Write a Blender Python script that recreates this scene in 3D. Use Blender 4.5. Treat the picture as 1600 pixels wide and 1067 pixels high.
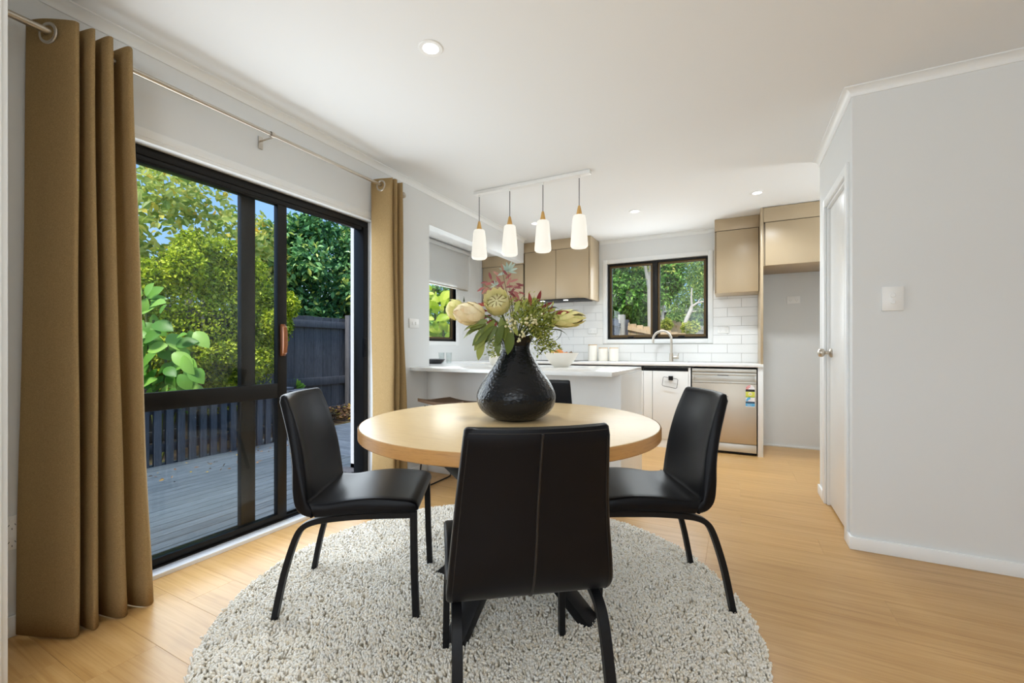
import bpy, bmesh, math, random
import numpy as np
from mathutils import Vector, Matrix

random.seed(7)
rng = np.random.default_rng(7)
SC = bpy.context.scene
COL = SC.collection
for o in list(bpy.data.objects):
    bpy.data.objects.remove(o)

# ------------------------------------------------------------------ camera
FPX, CX, HY, CAMH = 676.0, 800.0, 544.4, 1.045          # image taken as 1600 x 1067
YAW = math.atan2(1149 - 800, FPX)
cam = bpy.data.cameras.new('camera')
cam.sensor_fit = 'HORIZONTAL'
cam.sensor_width = 36
cam.lens = FPX / 1600 * 36
cam.shift_y = (HY - 533.5) / 1600
cam.clip_start = 0.02
camo = bpy.data.objects.new('camera', cam)
camo.location = (0, 0, CAMH)
camo.rotation_euler = (math.pi / 2, 0, YAW)
COL.objects.link(camo)
SC.camera = camo

# ------------------------------------------------------------------ view
SC.view_settings.view_transform = 'Standard'
SC.view_settings.look = 'None'
SC.view_settings.exposure = -0.12
SC.view_settings.gamma = 1.0
SC.view_settings.use_curve_mapping = False
SC.cycles.use_denoising = True
SC.cycles.max_bounces = 10
SC.cycles.diffuse_bounces = 5
SC.cycles.glossy_bounces = 4
SC.cycles.transmission_bounces = 6
SC.cycles.transparent_max_bounces = 16
SC.cycles.caustics_reflective = False
SC.cycles.caustics_refractive = False
SC.cycles.sample_clamp_indirect = 6.0

# ------------------------------------------------------------------ sky
W = bpy.data.worlds.new('sky')
SC.world = W
W.use_nodes = True
nt = W.node_tree
nt.nodes.clear()
def wn(t, **k):
    n = nt.nodes.new(t)
    for a, b in k.items():
        setattr(n, a, b)
    return n
tc = wn('ShaderNodeTexCoord')
sep = wn('ShaderNodeSeparateXYZ')
nt.links.new(tc.outputs['Generated'], sep.inputs[0])
rmp = wn('ShaderNodeValToRGB')
e = rmp.color_ramp.elements
e[0].position = 0.0; e[0].color = (0.40, 0.66, 0.95, 1)
e[1].position = 0.75; e[1].color = (0.10, 0.33, 0.86, 1)
nt.links.new(sep.outputs['Z'], rmp.inputs[0])
nz = wn('ShaderNodeTexNoise')
nz.inputs['Scale'].default_value = 2.6
nz.inputs['Detail'].default_value = 8
nz.inputs['Roughness'].default_value = 0.55
nt.links.new(tc.outputs['Generated'], nz.inputs['Vector'])
cr = wn('ShaderNodeValToRGB')
cr.color_ramp.elements[0].position = 0.50
cr.color_ramp.elements[1].position = 0.72
nt.links.new(nz.outputs['Fac'], cr.inputs[0])
mx = wn('ShaderNodeMix', data_type='RGBA')
nt.links.new(cr.outputs['Color'], mx.inputs[0])
nt.links.new(rmp.outputs['Color'], mx.inputs[6])
mx.inputs[7].default_value = (0.95, 0.97, 1.0, 1)
bg = wn('ShaderNodeBackground')
bg.inputs['Strength'].default_value = 1.35
nt.links.new(mx.outputs[2], bg.inputs['Color'])
wo = wn('ShaderNodeOutputWorld')
nt.links.new(bg.outputs[0], wo.inputs[0])

# ------------------------------------------------------------------ sun and large lights
def light(name, kind, loc, energy, color=(1, 1, 1), rot=(0, 0, 0), **k):
    l = bpy.data.lights.new(name, kind)
    l.energy = energy
    l.color = color
    for a, b in k.items():
        setattr(l, a, b)
    o = bpy.data.objects.new(name, l)
    o.location = loc
    o.rotation_euler = rot
    COL.objects.link(o)
    return o
SUN = light('sun', 'SUN', (6, -6, 12), 5.1, (1.0, 0.96, 0.90), angle=math.radians(16))
SUN.rotation_euler = Vector((-0.05, 0.58, -0.80)).to_track_quat('-Z', 'Y').to_euler()
# daylight of the living room's window wall behind the camera, of the kitchen window and of the ranch slider
light('daylight_rear_window', 'AREA', (0.6, -2.5, 1.35), 46, (0.92, 0.965, 1.0), (math.pi / 2, 0, 0), shape='RECTANGLE', size=3.8, size_y=1.7)
light('daylight_slider', 'AREA', (-2.385, 1.56, 1.02), 36, (0.86, 0.94, 1.0), (0, -math.radians(90), 0), shape='RECTANGLE', size=1.75, size_y=1.45)
light('daylight_side_window', 'AREA', (-3.04, 3.80, 1.48), 11, (0.93, 0.98, 1.0), (0, -math.radians(90), 0), shape='RECTANGLE', size=.66, size_y=1.2)
light('daylight_kitchen_window', 'AREA', (-0.86, 5.375, 1.63), 13, (0.93, 0.98, 1.0), (-math.radians(90), 0, 0), shape='RECTANGLE', size=1.1, size_y=.9)
light('torchiere_uplight', 'AREA', (0.7, -1.8, 1.4), 90, (0.845, 0.935, 1.0), (math.pi, 0, 0), shape='DISK', size=0.7)

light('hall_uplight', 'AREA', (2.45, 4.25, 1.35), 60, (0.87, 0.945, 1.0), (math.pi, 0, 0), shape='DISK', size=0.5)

# ------------------------------------------------------------------ helpers
def lin(c):
    return tuple((v / 255 / 12.92) if v / 255 <= 0.04045 else ((v / 255 + 0.055) / 1.055) ** 2.4 for v in c)

def at(px, py, D):
    """point seen at pixel (px, py) at depth D along the view"""
    s, c = math.sin(YAW), math.cos(YAW)
    r, u = (px - CX) / FPX, (HY - py) / FPX
    return Vector((D * (-s + c * r), D * (c + s * r), CAMH + D * u))

CR = Vector((math.cos(YAW), math.sin(YAW), 0))       # picture right
CF = Vector((-math.sin(YAW), math.cos(YAW), 0))      # into the picture
UP = Vector((0, 0, 1))

class MB:
    def __init__(s):
        s.v = []; s.f = []
    def add(s, v, f):
        n = len(s.v)
        s.v += [tuple(p) for p in v]
        s.f += [tuple(i + n for i in q) for q in f]
        return s
    def box(s, x0, x1, y0, y1, z0, z1):
        v = [(x0,y0,z0),(x1,y0,z0),(x1,y1,z0),(x0,y1,z0),(x0,y0,z1),(x1,y0,z1),(x1,y1,z1),(x0,y1,z1)]
        return s.add(v, [(0,3,2,1),(4,5,6,7),(0,1,5,4),(1,2,6,5),(2,3,7,6),(3,0,4,7)])
    def obox(s, c, ax, ay, az, hx, hy, hz):
        """oriented box: centre, unit axes, half sizes"""
        c = Vector(c); v = []
        for k in (-1, 1):
            for i, j in ((-1,-1),(1,-1),(1,1),(-1,1)):
                v.append(c + ax*(i*hx) + ay*(j*hy) + az*(k*hz))
        return s.add(v, [(0,3,2,1),(4,5,6,7),(0,1,5,4),(1,2,6,5),(2,3,7,6),(3,0,4,7)])
    def lathe(s, prof, c=(0,0,0), n=32, axis=None, cap=True):
        """prof: list of (radius, height along axis)"""
        c = Vector(c)
        az = Vector(axis).normalized() if axis is not None else Vector((0,0,1))
        t = Vector((1,0,0)) if abs(az.x) < 0.9 else Vector((0,1,0))
        ax = (t - az * t.dot(az)).normalized(); ay = az.cross(ax)
        v = []; f = []
        for r, h in prof:
            for i in range(n):
                a = 2*math.pi*i/n
                v.append(c + az*h + ax*(r*math.cos(a)) + ay*(r*math.sin(a)))
        for k in range(len(prof)-1):
            for i in range(n):
                j = (i+1) % n
                f.append((k*n+i, k*n+j, (k+1)*n+j, (k+1)*n+i))
        if cap:
            if prof[0][0] > 1e-6: f.append(tuple(reversed(range(n))))
            if prof[-1][0] > 1e-6: f.append(tuple(range((len(prof)-1)*n, len(prof)*n)))
        return s.add(v, f)
    def tube(s, pts, r, n=8, cap=True, sect=None, up=None):
        """sweep; r number or list; sect = list of (a,b) for a custom section"""
        pts = [Vector(p) for p in pts]
        m = len(pts)
        rr = r if isinstance(r, (list, tuple)) else [r]*m
        sec = sect or [(math.cos(2*math.pi*i/n), math.sin(2*math.pi*i/n)) for i in range(n)]
        n = len(sec)
        v = []; f = []; prev = None
        for i, p in enumerate(pts):
            t = (pts[min(i+1, m-1)] - pts[max(i-1, 0)]).normalized()
            if up is not None:
                u = Vector(up); x = (u - t*u.dot(t)).normalized()
            elif prev is None:
                u = Vector((0,0,1)) if abs(t.z) < 0.9 else Vector((1,0,0))
                x = (u - t*u.dot(t)).normalized()
            else:
                x = (prev - t*prev.dot(t)).normalized()
            prev = x; y = t.cross(x)
            for a, b in sec:
                v.append(p + x*(a*rr[i]) + y*(b*rr[i]))
        for k in range(m-1):
            for i in range(n):
                j = (i+1) % n
                f.append((k*n+i, k*n+j, (k+1)*n+j, (k+1)*n+i))
        if cap:
            f.append(tuple(reversed(range(n)))); f.append(tuple(range((m-1)*n, m*n)))
        return s.add(v, f)
    def prism(s, poly, a0, a1, plane='xz'):
        """extrude polygon along the missing axis from a0 to a1"""
        def P(p, a):
            return {'xz': (p[0], a, p[1]), 'yz': (a, p[0], p[1]), 'xy': (p[0], p[1], a)}[plane]
        n = len(poly)
        v = [P(p, a0) for p in poly] + [P(p, a1) for p in poly]
        f = [tuple(reversed(range(n))), tuple(range(n, 2*n))]
        f += [(i, (i+1) % n, n+(i+1) % n, n+i) for i in range(n)]
        return s.add(v, f)
    def mesh(s, name, mat, bevel=0, seg=2, smooth=True, ang=35, off=(0,0,0)):
        me = bpy.data.meshes.new(name)
        o = Vector(off)
        me.from_pydata([tuple(Vector(p) - o) for p in s.v], [], s.f)
        bm = bmesh.new(); bm.from_mesh(me)
        bmesh.ops.recalc_face_normals(bm, faces=bm.faces)
        if bevel:
            ed = [e for e in bm.edges if len(e.link_faces) == 2 and e.calc_face_angle(0) > 0.5]
            bmesh.ops.bevel(bm, geom=ed, offset=bevel, segments=seg, affect='EDGES', profile=0.5, clamp_overlap=True)
        bm.to_mesh(me); bm.free()
        if smooth:
            me.polygons.foreach_set('use_smooth', [True]*len(me.polygons))
            me.set_sharp_from_angle(angle=math.radians(ang))
        if mat: me.materials.append(mat)
        return me

def rootloc(o):
    while o.parent is not None:
        o = o.parent
    return o.location

def link(name, me, parent=None):
    o = bpy.data.objects.new(name, me)
    if parent is not None: o.parent = parent
    COL.objects.link(o)
    return o

def tag(o, label=None, cat=None, group=None, kind=None):
    if label: o['label'] = label
    if cat: o['category'] = cat
    if group: o['group'] = group
    if kind: o['kind'] = kind
    return o

def thing(name, label, cat, loc=(0,0,0), rotz=0, group=None):
    o = bpy.data.objects.new(name, None)
    o.location = loc; o.rotation_euler = (0, 0, rotz)
    o.empty_display_size = 0.05
    COL.objects.link(o)
    return tag(o, label, cat, group)

def part(name, mb, mat, parent, bevel=0, local=False, label=None, **k):
    off = (0,0,0) if local else rootloc(parent)
    o = link(name, mb.mesh(name, mat, bevel, off=off, **k), parent)
    if label: o['label'] = label
    return o

def solo(name, mb, mat, label, cat, loc, bevel=0, group=None, **k):
    o = link(name, mb.mesh(name, mat, bevel, off=loc, **k))
    o.location = loc
    return tag(o, label, cat, group)

def struct(name, mb, mat, bevel=0, **k):
    return tag(link(name, mb.mesh(name, mat, bevel, **k)), kind='structure')

def dup(root, loc, rotz=None, label=None, group=None):
    r = root.copy(); COL.objects.link(r); r.location = loc
    if rotz is not None: r.rotation_euler = (0, 0, rotz)
    if label: r['label'] = label
    if group: r['group'] = group
    for ch in list(root.children):
        c = ch.copy(); COL.objects.link(c); c.parent = r
        for g in ch.children:
            d = g.copy(); COL.objects.link(d); d.parent = c
    return r

_cache = {}
def piece(name, key, make, mat, loc, parent, rotz=0):
    """one of many alike pieces sharing mesh data"""
    if key not in _cache:
        _cache[key] = make().mesh(name, mat, bevel=key[-1], seg=1, smooth=False)
    o = bpy.data.objects.new(name, _cache[key])
    o.parent = parent
    o.location = Vector(loc) - rootloc(parent)
    o.rotation_euler = (0, 0, rotz)
    COL.objects.link(o)
    return o

def boxpiece(name, x0, x1, y0, y1, z0, z1, mat, parent, bev=0.0015):
    sx, sy, sz = round(x1-x0, 4), round(y1-y0, 4), round(z1-z0, 4)
    return piece(name, (name, sx, sy, sz, mat.name, bev), lambda: MB().box(-sx/2, sx/2, -sy/2, sy/2, -sz/2, sz/2), mat, ((x0+x1)/2, (y0+y1)/2, (z0+z1)/2), parent)

# ------------------------------------------------------------------ materials
class M:
    pass
def mat(name, col, rough=0.5, metal=0.0, spec=0.5, **k):
    m = bpy.data.materials.new(name); m.use_nodes = True
    b = m.node_tree.nodes['Principled BSDF']
    b.inputs['Base Color'].default_value = (*col, 1)
    b.inputs['Roughness'].default_value = rough
    b.inputs['Metallic'].default_value = metal
    b.inputs['Specular IOR Level'].default_value = spec
    for a, v in k.items():
        b.inputs[a].default_value = v
    return m
def nodes(m):
    t = m.node_tree
    b = t.nodes['Principled BSDF']
    def N(typ, **k):
        n = t.nodes.new(typ)
        for a, v in k.items(): setattr(n, a, v)
        return n
    return t, b, N, t.links.new
def ramp(N, stops):
    r = N('ShaderNodeValToRGB')
    el = r.color_ramp.elements
    while len(el) < len(stops): el.new(0.5)
    for e_, (p, c) in zip(el, stops):
        e_.position = p; e_.color = (*c, 1)
    return r
def bumpy(m, scale, strength, dist=0.002, detail=4, stretch=None, coord='Object', typ='noise'):
    t, b, N, L = nodes(m)
    tcn = N('ShaderNodeTexCoord'); src = tcn.outputs[coord]
    if stretch:
        mp = N('ShaderNodeMapping'); mp.inputs['Scale'].default_value = stretch
        L(src, mp.inputs[0]); src = mp.outputs[0]
    if typ == 'noise':
        n = N('ShaderNodeTexNoise'); n.inputs['Scale'].default_value = scale; n.inputs['Detail'].default_value = detail
        out = n.outputs['Fac']
    else:
        n = N('ShaderNodeTexVoronoi'); n.inputs['Scale'].default_value = scale
        n.feature = 'SMOOTH_F1'
        out = n.outputs['Distance']
    L(src, n.inputs['Vector'])
    bp = N('ShaderNodeBump'); bp.inputs['Strength'].default_value = strength; bp.inputs['Distance'].default_value = dist
    L(out, bp.inputs['Height']); L(bp.outputs[0], b.inputs['Normal'])
    return m
def wood(name, stops, stretch, rough=0.45, scale=3.0, bump=0.05, per_object=True, tone=0.25, spec=0.5, rand=0.0):
    m = mat(name, (0.5,0.5,0.5), rough, spec=spec)
    t, b, N, L = nodes(m)
    tcn = N('ShaderNodeTexCoord'); src = tcn.outputs['Object']
    oi = N('ShaderNodeObjectInfo')
    if per_object:
        mul = N('ShaderNodeMath', operation='MULTIPLY'); mul.inputs[1].default_value = 57.0
        L(oi.outputs['Random'], mul.inputs[0])
        ad = N('ShaderNodeVectorMath', operation='ADD')
        L(src, ad.inputs[0]); L(mul.outputs[0], ad.inputs[1]); src = ad.outputs[0]
    mp = N('ShaderNodeMapping'); mp.inputs['Scale'].default_value = stretch
    L(src, mp.inputs[0])
    n1 = N('ShaderNodeTexNoise'); n1.inputs['Scale'].default_value = scale; n1.inputs['Detail'].default_value = 6; n1.inputs['Distortion'].default_value = 1.1; n1.inputs['Roughness'].default_value = 0.6
    L(mp.outputs[0], n1.inputs['Vector'])
    n2 = N('ShaderNodeTexNoise'); n2.inputs['Scale'].default_value = scale*7; n2.inputs['Detail'].default_value = 3
    L(mp.outputs[0], n2.inputs['Vector'])
    ma = N('ShaderNodeMix', data_type='FLOAT'); ma.inputs[0].default_value = tone
    L(n1.outputs['Fac'], ma.inputs[2]); L(n2.outputs['Fac'], ma.inputs[3])
    r = ramp(N, stops); L(ma.outputs[0], r.inputs[0])
    col = r.outputs[0]
    if rand:
        hs = N('ShaderNodeHueSaturation')
        mr = N('ShaderNodeMapRange'); mr.inputs[3].default_value = 1-rand; mr.inputs[4].default_value = 1+rand
        L(oi.outputs['Random'], mr.inputs[0]); L(mr.outputs[0], hs.inputs['Value']); L(col, hs.inputs['Color']); col = hs.outputs[0]
    L(col, b.inputs['Base Color'])
    bp = N('ShaderNodeBump'); bp.inputs['Strength'].default_value = bump; bp.inputs['Distance'].default_value = 0.002
    L(ma.outputs[0], bp.inputs['Height']); L(bp.outputs[0], b.inputs['Normal'])
    return m
def leafmat(name, stops, rough=0.45, trans=0.25, gain=1.0):
    """leaf colour from a per-leaf tint attribute or the object's random number"""
    m = mat(name, (0.1,0.3,0.05), rough, spec=0.4)
    t, b, N, L = nodes(m)
    a = N('ShaderNodeAttribute'); a.attribute_name = 'tint'
    oi = N('ShaderNodeObjectInfo')
    s = N('ShaderNodeMath', operation='ADD'); L(a.outputs['Fac'], s.inputs[0]); L(oi.outputs['Random'], s.inputs[1])
    fr = N('ShaderNodeMath', operation='FRACT'); L(s.outputs[0], fr.inputs[0])
    r = ramp(N, stops); L(fr.outputs[0], r.inputs[0])
    for e_ in r.color_ramp.elements: e_.color = (*[min(.95, v*gain) for v in e_.color[:3]], 1)
    L(r.outputs[0], b.inputs['Base Color'])
    tr = N('ShaderNodeBsdfTranslucent'); L(r.outputs[0], tr.inputs['Color'])
    mxs = N('ShaderNodeMixShader'); mxs.inputs[0].default_value = trans
    out = t.nodes['Material Output']
    L(b.outputs[0], mxs.inputs[1]); L(tr.outputs[0], mxs.inputs[2]); L(mxs.outputs[0], out.inputs['Surface'])
    return m
def glassmat(name, tint=(1,1,1), boost=1.0, rough=0.0):
    m = bpy.data.materials.new(name); m.use_nodes = True
    t = m.node_tree; t.nodes.clear()
    def N(typ): return t.nodes.new(typ)
    fr = N('ShaderNodeFresnel'); fr.inputs['IOR'].default_value = 1.5
    mu = N('ShaderNodeMath'); mu.operation = 'MULTIPLY'; mu.inputs[1].default_value = boost; mu.use_clamp = True
    tr = N('ShaderNodeBsdfTransparent'); tr.inputs[0].default_value = (*tint, 1)
    gl = N('ShaderNodeBsdfGlossy'); gl.inputs['Roughness'].default_value = rough
    mxs = N('ShaderNodeMixShader'); out = N('ShaderNodeOutputMaterial')
    L = t.links.new
    ge = N('ShaderNodeNewGeometry'); io = N('ShaderNodeMath'); io.operation = 'MULTIPLY_ADD'
    io.inputs[1].default_value = 1/1.5 - 1.5; io.inputs[2].default_value = 1.5
    L(ge.outputs['Backfacing'], io.inputs[0]); L(io.outputs[0], fr.inputs['IOR'])
    L(fr.outputs[0], mu.inputs[0]); L(mu.outputs[0], mxs.inputs[0]); L(tr.outputs[0], mxs.inputs[1]); L(gl.outputs[0], mxs.inputs[2]); L(mxs.outputs[0], out.inputs[0])
    return m
def emis(name, col, strength):
    m = mat(name, (0.8,0.8,0.8), 0.4)
    b = m.node_tree.nodes['Principled BSDF']
    b.inputs['Emission Color'].default_value = (*col, 1)
    b.inputs['Emission Strength'].default_value = strength
    return m

M.wall = bumpy(mat('wall_paint', lin((224,226,226)), 0.55, spec=0.3), 220, 0.06, 0.001)
M.ceil = bumpy(mat('ceiling_paint', lin((233,234,234)), 0.7, spec=0.2), 260, 0.05, 0.001)
M.trim = bumpy(mat('white_gloss_trim', lin((236,238,238)), 0.35, spec=0.4), 90, 0.02, 0.001)
M.clad = bumpy(mat('white_cladding', lin((225,226,226)), 0.55), 60, 0.08)
M.floor = wood('oak_laminate', [(0.25, lin((166,122,66))), (0.45, lin((192,149,91))), (0.62, lin((203,162,106))), (0.8, lin((184,140,78)))], (0.8, 22.0, 8.0), 0.30, 1.7, 0.02, rand=0.035, tone=0.22)
M.table = wood('oak_veneer', [(0.25, lin((198,164,112))), (0.5, lin((222,194,146))), (0.75, lin((210,178,126)))], (1.4, 14.0, 14.0), 0.32, 1.8, 0.02, tone=0.35)
M.edge = wood('oak_edge_band', [(0.25, lin((150,104,54))), (0.5, lin((192,144,84))), (0.75, lin((172,124,68)))], (3.0, 3.0, 60.0), 0.42, 1.6, 0.03, tone=0.35)
M.ash = wood('pale_timber_cap', [(0.3, lin((196,148,76))), (0.7, lin((222,178,104)))], (8.0, 8.0, 1.2), 0.45, 4.0, 0.02)
M.handle = wood('varnished_brown_timber', [(0.3, lin((108,60,28))), (0.7, lin((160,98,52)))], (8.0, 8.0, 1.2), 0.3, 4.0, 0.02)
M.leather = bumpy(mat('black_leather', (0.006,0.006,0.0075), 0.36, spec=0.15), 420, 0.10, 0.0012, 3)
M.thread = mat('black_piping', (0.010,0.010,0.011), 0.45)
M.blackmetal = bumpy(mat('black_powder_coat', (0.008,0.008,0.009), 0.42, spec=0.2), 300, 0.05, 0.0006)
M.alu = bumpy(mat('black_aluminium', (0.010,0.009,0.008), 0.36, spec=0.25), 40, 0.02, 0.001)
M.bronze = bumpy(mat('bronze_sash', lin((92,72,40)), 0.35, metal=0.3), 40, 0.02, 0.001)
M.glass = glassmat('window_glass', (0.97,0.985,0.98), 0.9)
M.doorglass = glassmat('slider_glass', (0.98,0.99,0.985), 0.35)
M.tumbler = glassmat('tumbler_glass', (0.93,0.95,0.95), 1.6)
M.nickel = mat('brushed_nickel', lin((196,188,176)), 0.28, metal=1.0)
M.steel = bumpy(mat('stainless_steel', lin((196,186,172)), 0.42, metal=1.0), 4, 0.05, 0.004, 2, (3, 1, 0.3))
M.steel_flat = mat('brushed_steel_trim', lin((205,203,196)), 0.42, metal=0.9)
M.cab = bumpy(mat('taupe_cabinet_laminate', lin((178,158,128)), 0.34, spec=0.5), 160, 0.02, 0.0005)
M.cabdark = mat('cabinet_shadow_gap', (0.02,0.015,0.01), 0.7)
M.white = bumpy(mat('white_cabinet_lacquer', lin((232,232,230)), 0.3), 60, 0.01, 0.0005)
M.stone = mat('white_stone_benchtop', lin((236,236,233)), 0.14, spec=0.5)
t, b, N, L = nodes(M.stone)
n1 = N('ShaderNodeTexNoise'); n1.inputs['Scale'].default_value = 40; n1.inputs['Detail'].default_value = 6
r = ramp(N, [(0.35, lin((228,228,225))), (0.6, lin((240,240,238)))])
L(n1.outputs['Fac'], r.inputs[0]); L(r.outputs[0], b.inputs['Base Color'])
M.tile = bumpy(mat('white_glazed_tile', lin((232,232,230)), 0.16, spec=0.5), 9, 0.06, 0.003, 2)
M.grout = mat('pale_grout', lin((188,188,184)), 0.9)
M.plastic = mat('white_plastic', lin((238,238,236)), 0.3)
M.slot = mat('dark_slot', (0.06,0.06,0.06), 0.6)
M.blackgloss = mat('black_glass', (0.01,0.01,0.01), 0.06)
M.blind = bumpy(mat('roller_blind_fabric', lin((232,232,230)), 0.85, spec=0.1), 500, 0.1, 0.0005)
t, b, N, L = nodes(M.blind)
tr = N('ShaderNodeBsdfTranslucent'); tr.inputs[0].default_value = (*lin((226,226,224)), 1)
mxs = N('ShaderNodeMixShader'); mxs.inputs[0].default_value = 0.35
L(b.outputs[0], mxs.inputs[1]); L(tr.outputs[0], mxs.inputs[2]); L(mxs.outputs[0], t.nodes['Material Output'].inputs['Surface'])
M.ceramic = bumpy(mat('cream_ceramic', lin((236,231,220)), 0.28), 20, 0.01, 0.001)
M.darkceramic = bumpy(mat('charcoal_ceramic', (0.03,0.03,0.034), 0.35), 30, 0.05, 0.001)
M.orange = bumpy(mat('orange_peel', lin((222,138,62)), 0.5), 140, 0.2, 0.001)
M.kiwi = bumpy(mat('brown_fruit_skin', lin((120,92,58)), 0.7), 100, 0.2, 0.001)
M.lemon = bumpy(mat('yellow_fruit_skin', lin((224,196,92)), 0.5), 100, 0.2, 0.001)
M.shade = emis('opal_glass_lit', (1.0, 0.945, 0.82), 0.74)
M.shade.node_tree.nodes['Principled BSDF'].inputs['Base Color'].default_value = (.42, .42, .40, 1)
M.led = emis('downlight_lens_lit', (1.0, 0.98, 0.95), 6.0)
M.wicker = bumpy(mat('brown_woven_seat', lin((92,66,42)), 0.7), 90, 0.9, 0.004, 1, (1,1,1), typ='voronoi')
M.vase = mat('hammered_black_glaze', (0.006,0.007,0.009), 0.23, spec=0.30)
bumpy(M.vase, 80, 0.42, 0.005, 1, (1,1,1.4), typ='voronoi')
M.stem = mat('green_stem', lin((96,104,52)), 0.6)
M.twig = mat('brown_twig', lin((92,62,44)), 0.7)
M.berry = mat('cream_berry', lin((226,220,176)), 0.4)

# curtain: woven, a little light comes through
M.curtain = mat('ochre_linen', lin((160,128,80)), 0.9, spec=0.15)
t, b, N, L = nodes(M.curtain)
tcn = N('ShaderNodeTexCoord'); mp = N('ShaderNodeMapping'); mp.inputs['Scale'].default_value = (260, 260, 420)
L(tcn.outputs['Object'], mp.inputs[0])
n1 = N('ShaderNodeTexNoise'); n1.inputs['Scale'].default_value = 1.0; n1.inputs['Detail'].default_value = 2
L(mp.outputs[0], n1.inputs['Vector'])
r = ramp(N, [(0.3, lin((146,121,80))), (0.7, lin((184,156,112)))])
L(n1.outputs['Fac'], r.inputs[0]); L(r.outputs[0], b.inputs['Base Color'])
bp = N('ShaderNodeBump'); bp.inputs['Strength'].default_value = 0.2; bp.inputs['Distance'].default_value = 0.001
L(n1.outputs['Fac'], bp.inputs['Height']); L(bp.outputs[0], b.inputs['Normal'])
tr = N('ShaderNodeBsdfTranslucent'); tr.inputs[0].default_value = (*lin((214,188,142)), 1)
mxs = N('ShaderNodeMixShader'); mxs.inputs[0].default_value = 0.22
L(b.outputs[0], mxs.inputs[1]); L(tr.outputs[0], mxs.inputs[2]); L(mxs.outputs[0], t.nodes['Material Output'].inputs['Surface'])

# rug wool
M.wool = mat('cream_wool', lin((226,220,206)), 0.95, spec=0.1)
t, b, N, L = nodes(M.wool)
a = N('ShaderNodeAttribute'); a.attribute_name = 'tint'
r = ramp(N, [(0.0, lin((240,228,206))), (0.3, lin((250,243,229))), (1.0, lin((253,250,243)))])
L(a.outputs['Fac'], r.inputs[0]); L(r.outputs[0], b.inputs['Base Color'])
tr = N('ShaderNodeBsdfTranslucent'); L(r.outputs[0], tr.inputs['Color'])
mxs = N('ShaderNodeMixShader'); mxs.inputs[0].default_value = 0.06
L(b.outputs[0], mxs.inputs[1]); L(tr.outputs[0], mxs.inputs[2]); L(mxs.outputs[0], t.nodes['Material Output'].inputs['Surface'])
M.backing = mat('rug_backing', lin((196,184,160)), 0.95)

# outside
M.deck = wood('grey_stained_deck', [(0.25, lin((66,74,80))), (0.5, lin((100,110,117))), (0.75, lin((132,140,146)))], (14.0, 1.0, 8.0), 0.55, 2.4, 0.3, rand=0.12, tone=0.45)
M.deckx = wood('grey_stained_deck_cross', [(0.25, lin((74,82,92))), (0.5, lin((106,116,126))), (0.75, lin((136,145,153)))], (1.0, 14.0, 8.0), 0.55, 2.4, 0.3, rand=0.12, tone=0.45)
M.fence = wood('charcoal_stained_paling', [(0.25, lin((64,64,66))), (0.5, lin((96,96,99))), (0.75, lin((120,120,122)))], (9.0, 9.0, 0.9), 0.7, 2.4, 0.3, rand=0.12, tone=0.4)
M.slat = wood('slate_stained_slat', [(0.25, lin((60,64,72))), (0.5, lin((86,92,103))), (0.75, lin((108,114,126)))], (9.0, 9.0, 0.9), 0.6, 2.4, 0.2, rand=0.1, tone=0.4)
M.pine = wood('raw_pine_paling', [(0.25, lin((178,146,104))), (0.5, lin((208,178,136))), (0.75, lin((222,196,158)))], (9.0, 9.0, 0.9), 0.7, 2.4, 0.2, rand=0.1, tone=0.4)
M.greyfence = wood('weathered_grey_paling', [(0.25, lin((140,134,122))), (0.7, lin((188,182,168)))], (9.0, 9.0, 0.9), 0.8, 2.4, 0.2, rand=0.1, tone=0.4)
M.soil = mat('leaf_mould_soil', lin((92,72,54)), 0.95)
t, b, N, L = nodes(M.soil)
tcn = N('ShaderNodeTexCoord'); n1 = N('ShaderNodeTexNoise'); n1.inputs['Scale'].default_value = 6; n1.inputs['Detail'].default_value = 9
L(tcn.outputs['Object'], n1.inputs['Vector'])
r = ramp(N, [(0.3, lin((58,46,34))), (0.55, lin((104,84,62))), (0.75, lin((90,96,52)))])
L(n1.outputs['Fac'], r.inputs[0]); L(r.outputs[0], b.inputs['Base Color'])
M.litter = leafmat('dry_leaf_litter', [(0.0, lin((96,64,44))), (0.4, lin((142,106,76))), (0.7, lin((176,142,108))), (0.95, lin((206,172,60)))], 0.8, 0.1)
M.bark = bumpy(mat('grey_bark', lin((112,98,82)), 0.9), 18, 0.8, 0.02, 5, (3,3,0.6))
M.palebark = bumpy(mat('pale_gum_bark', lin((206,196,182)), 0.8), 6, 0.4, 0.02, 5, (2,2,0.4))
M.f_pitt = leafmat('small_olive_leaves', [(0.0, lin((58,74,18))), (0.4, lin((112,128,30))), (0.7, lin((156,162,42))), (1.0, lin((200,190,66)))], 0.4, 0.3, gain=2.4)
M.f_cam = leafmat('glossy_dark_leaves', [(0.0, lin((34,62,40))), (0.5, lin((66,104,62))), (0.85, lin((112,148,92))), (1.0, lin((184,178,84)))], 0.25, 0.2, gain=2.3)
M.f_back = leafmat('yellow_turning_leaves', [(0.0, lin((104,132,50))), (0.45, lin((160,172,84))), (0.8, lin((198,196,112))), (0.96, lin((214,190,84))), (1.0, lin((222,160,52)))], 0.4, 0.4, gain=1.5)
M.f_lush = leafmat('bright_green_large_leaves', [(0.0, lin((84,134,48))), (0.5, lin((124,174,70))), (1.0, lin((164,204,96)))], 0.4, 0.3, gain=1.22)
M.f_lime = leafmat('lime_leaves', [(0.0, lin((130,160,40))), (0.5, lin((174,196,58))), (1.0, lin((208,216,92)))], 0.4, 0.4, gain=1.4)
M.f_tree = leafmat('dense_green_leaves', [(0.0, lin((40,74,28))), (0.5, lin((82,126,50))), (1.0, lin((140,178,88)))], 0.35, 0.3, gain=1.7)
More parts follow.
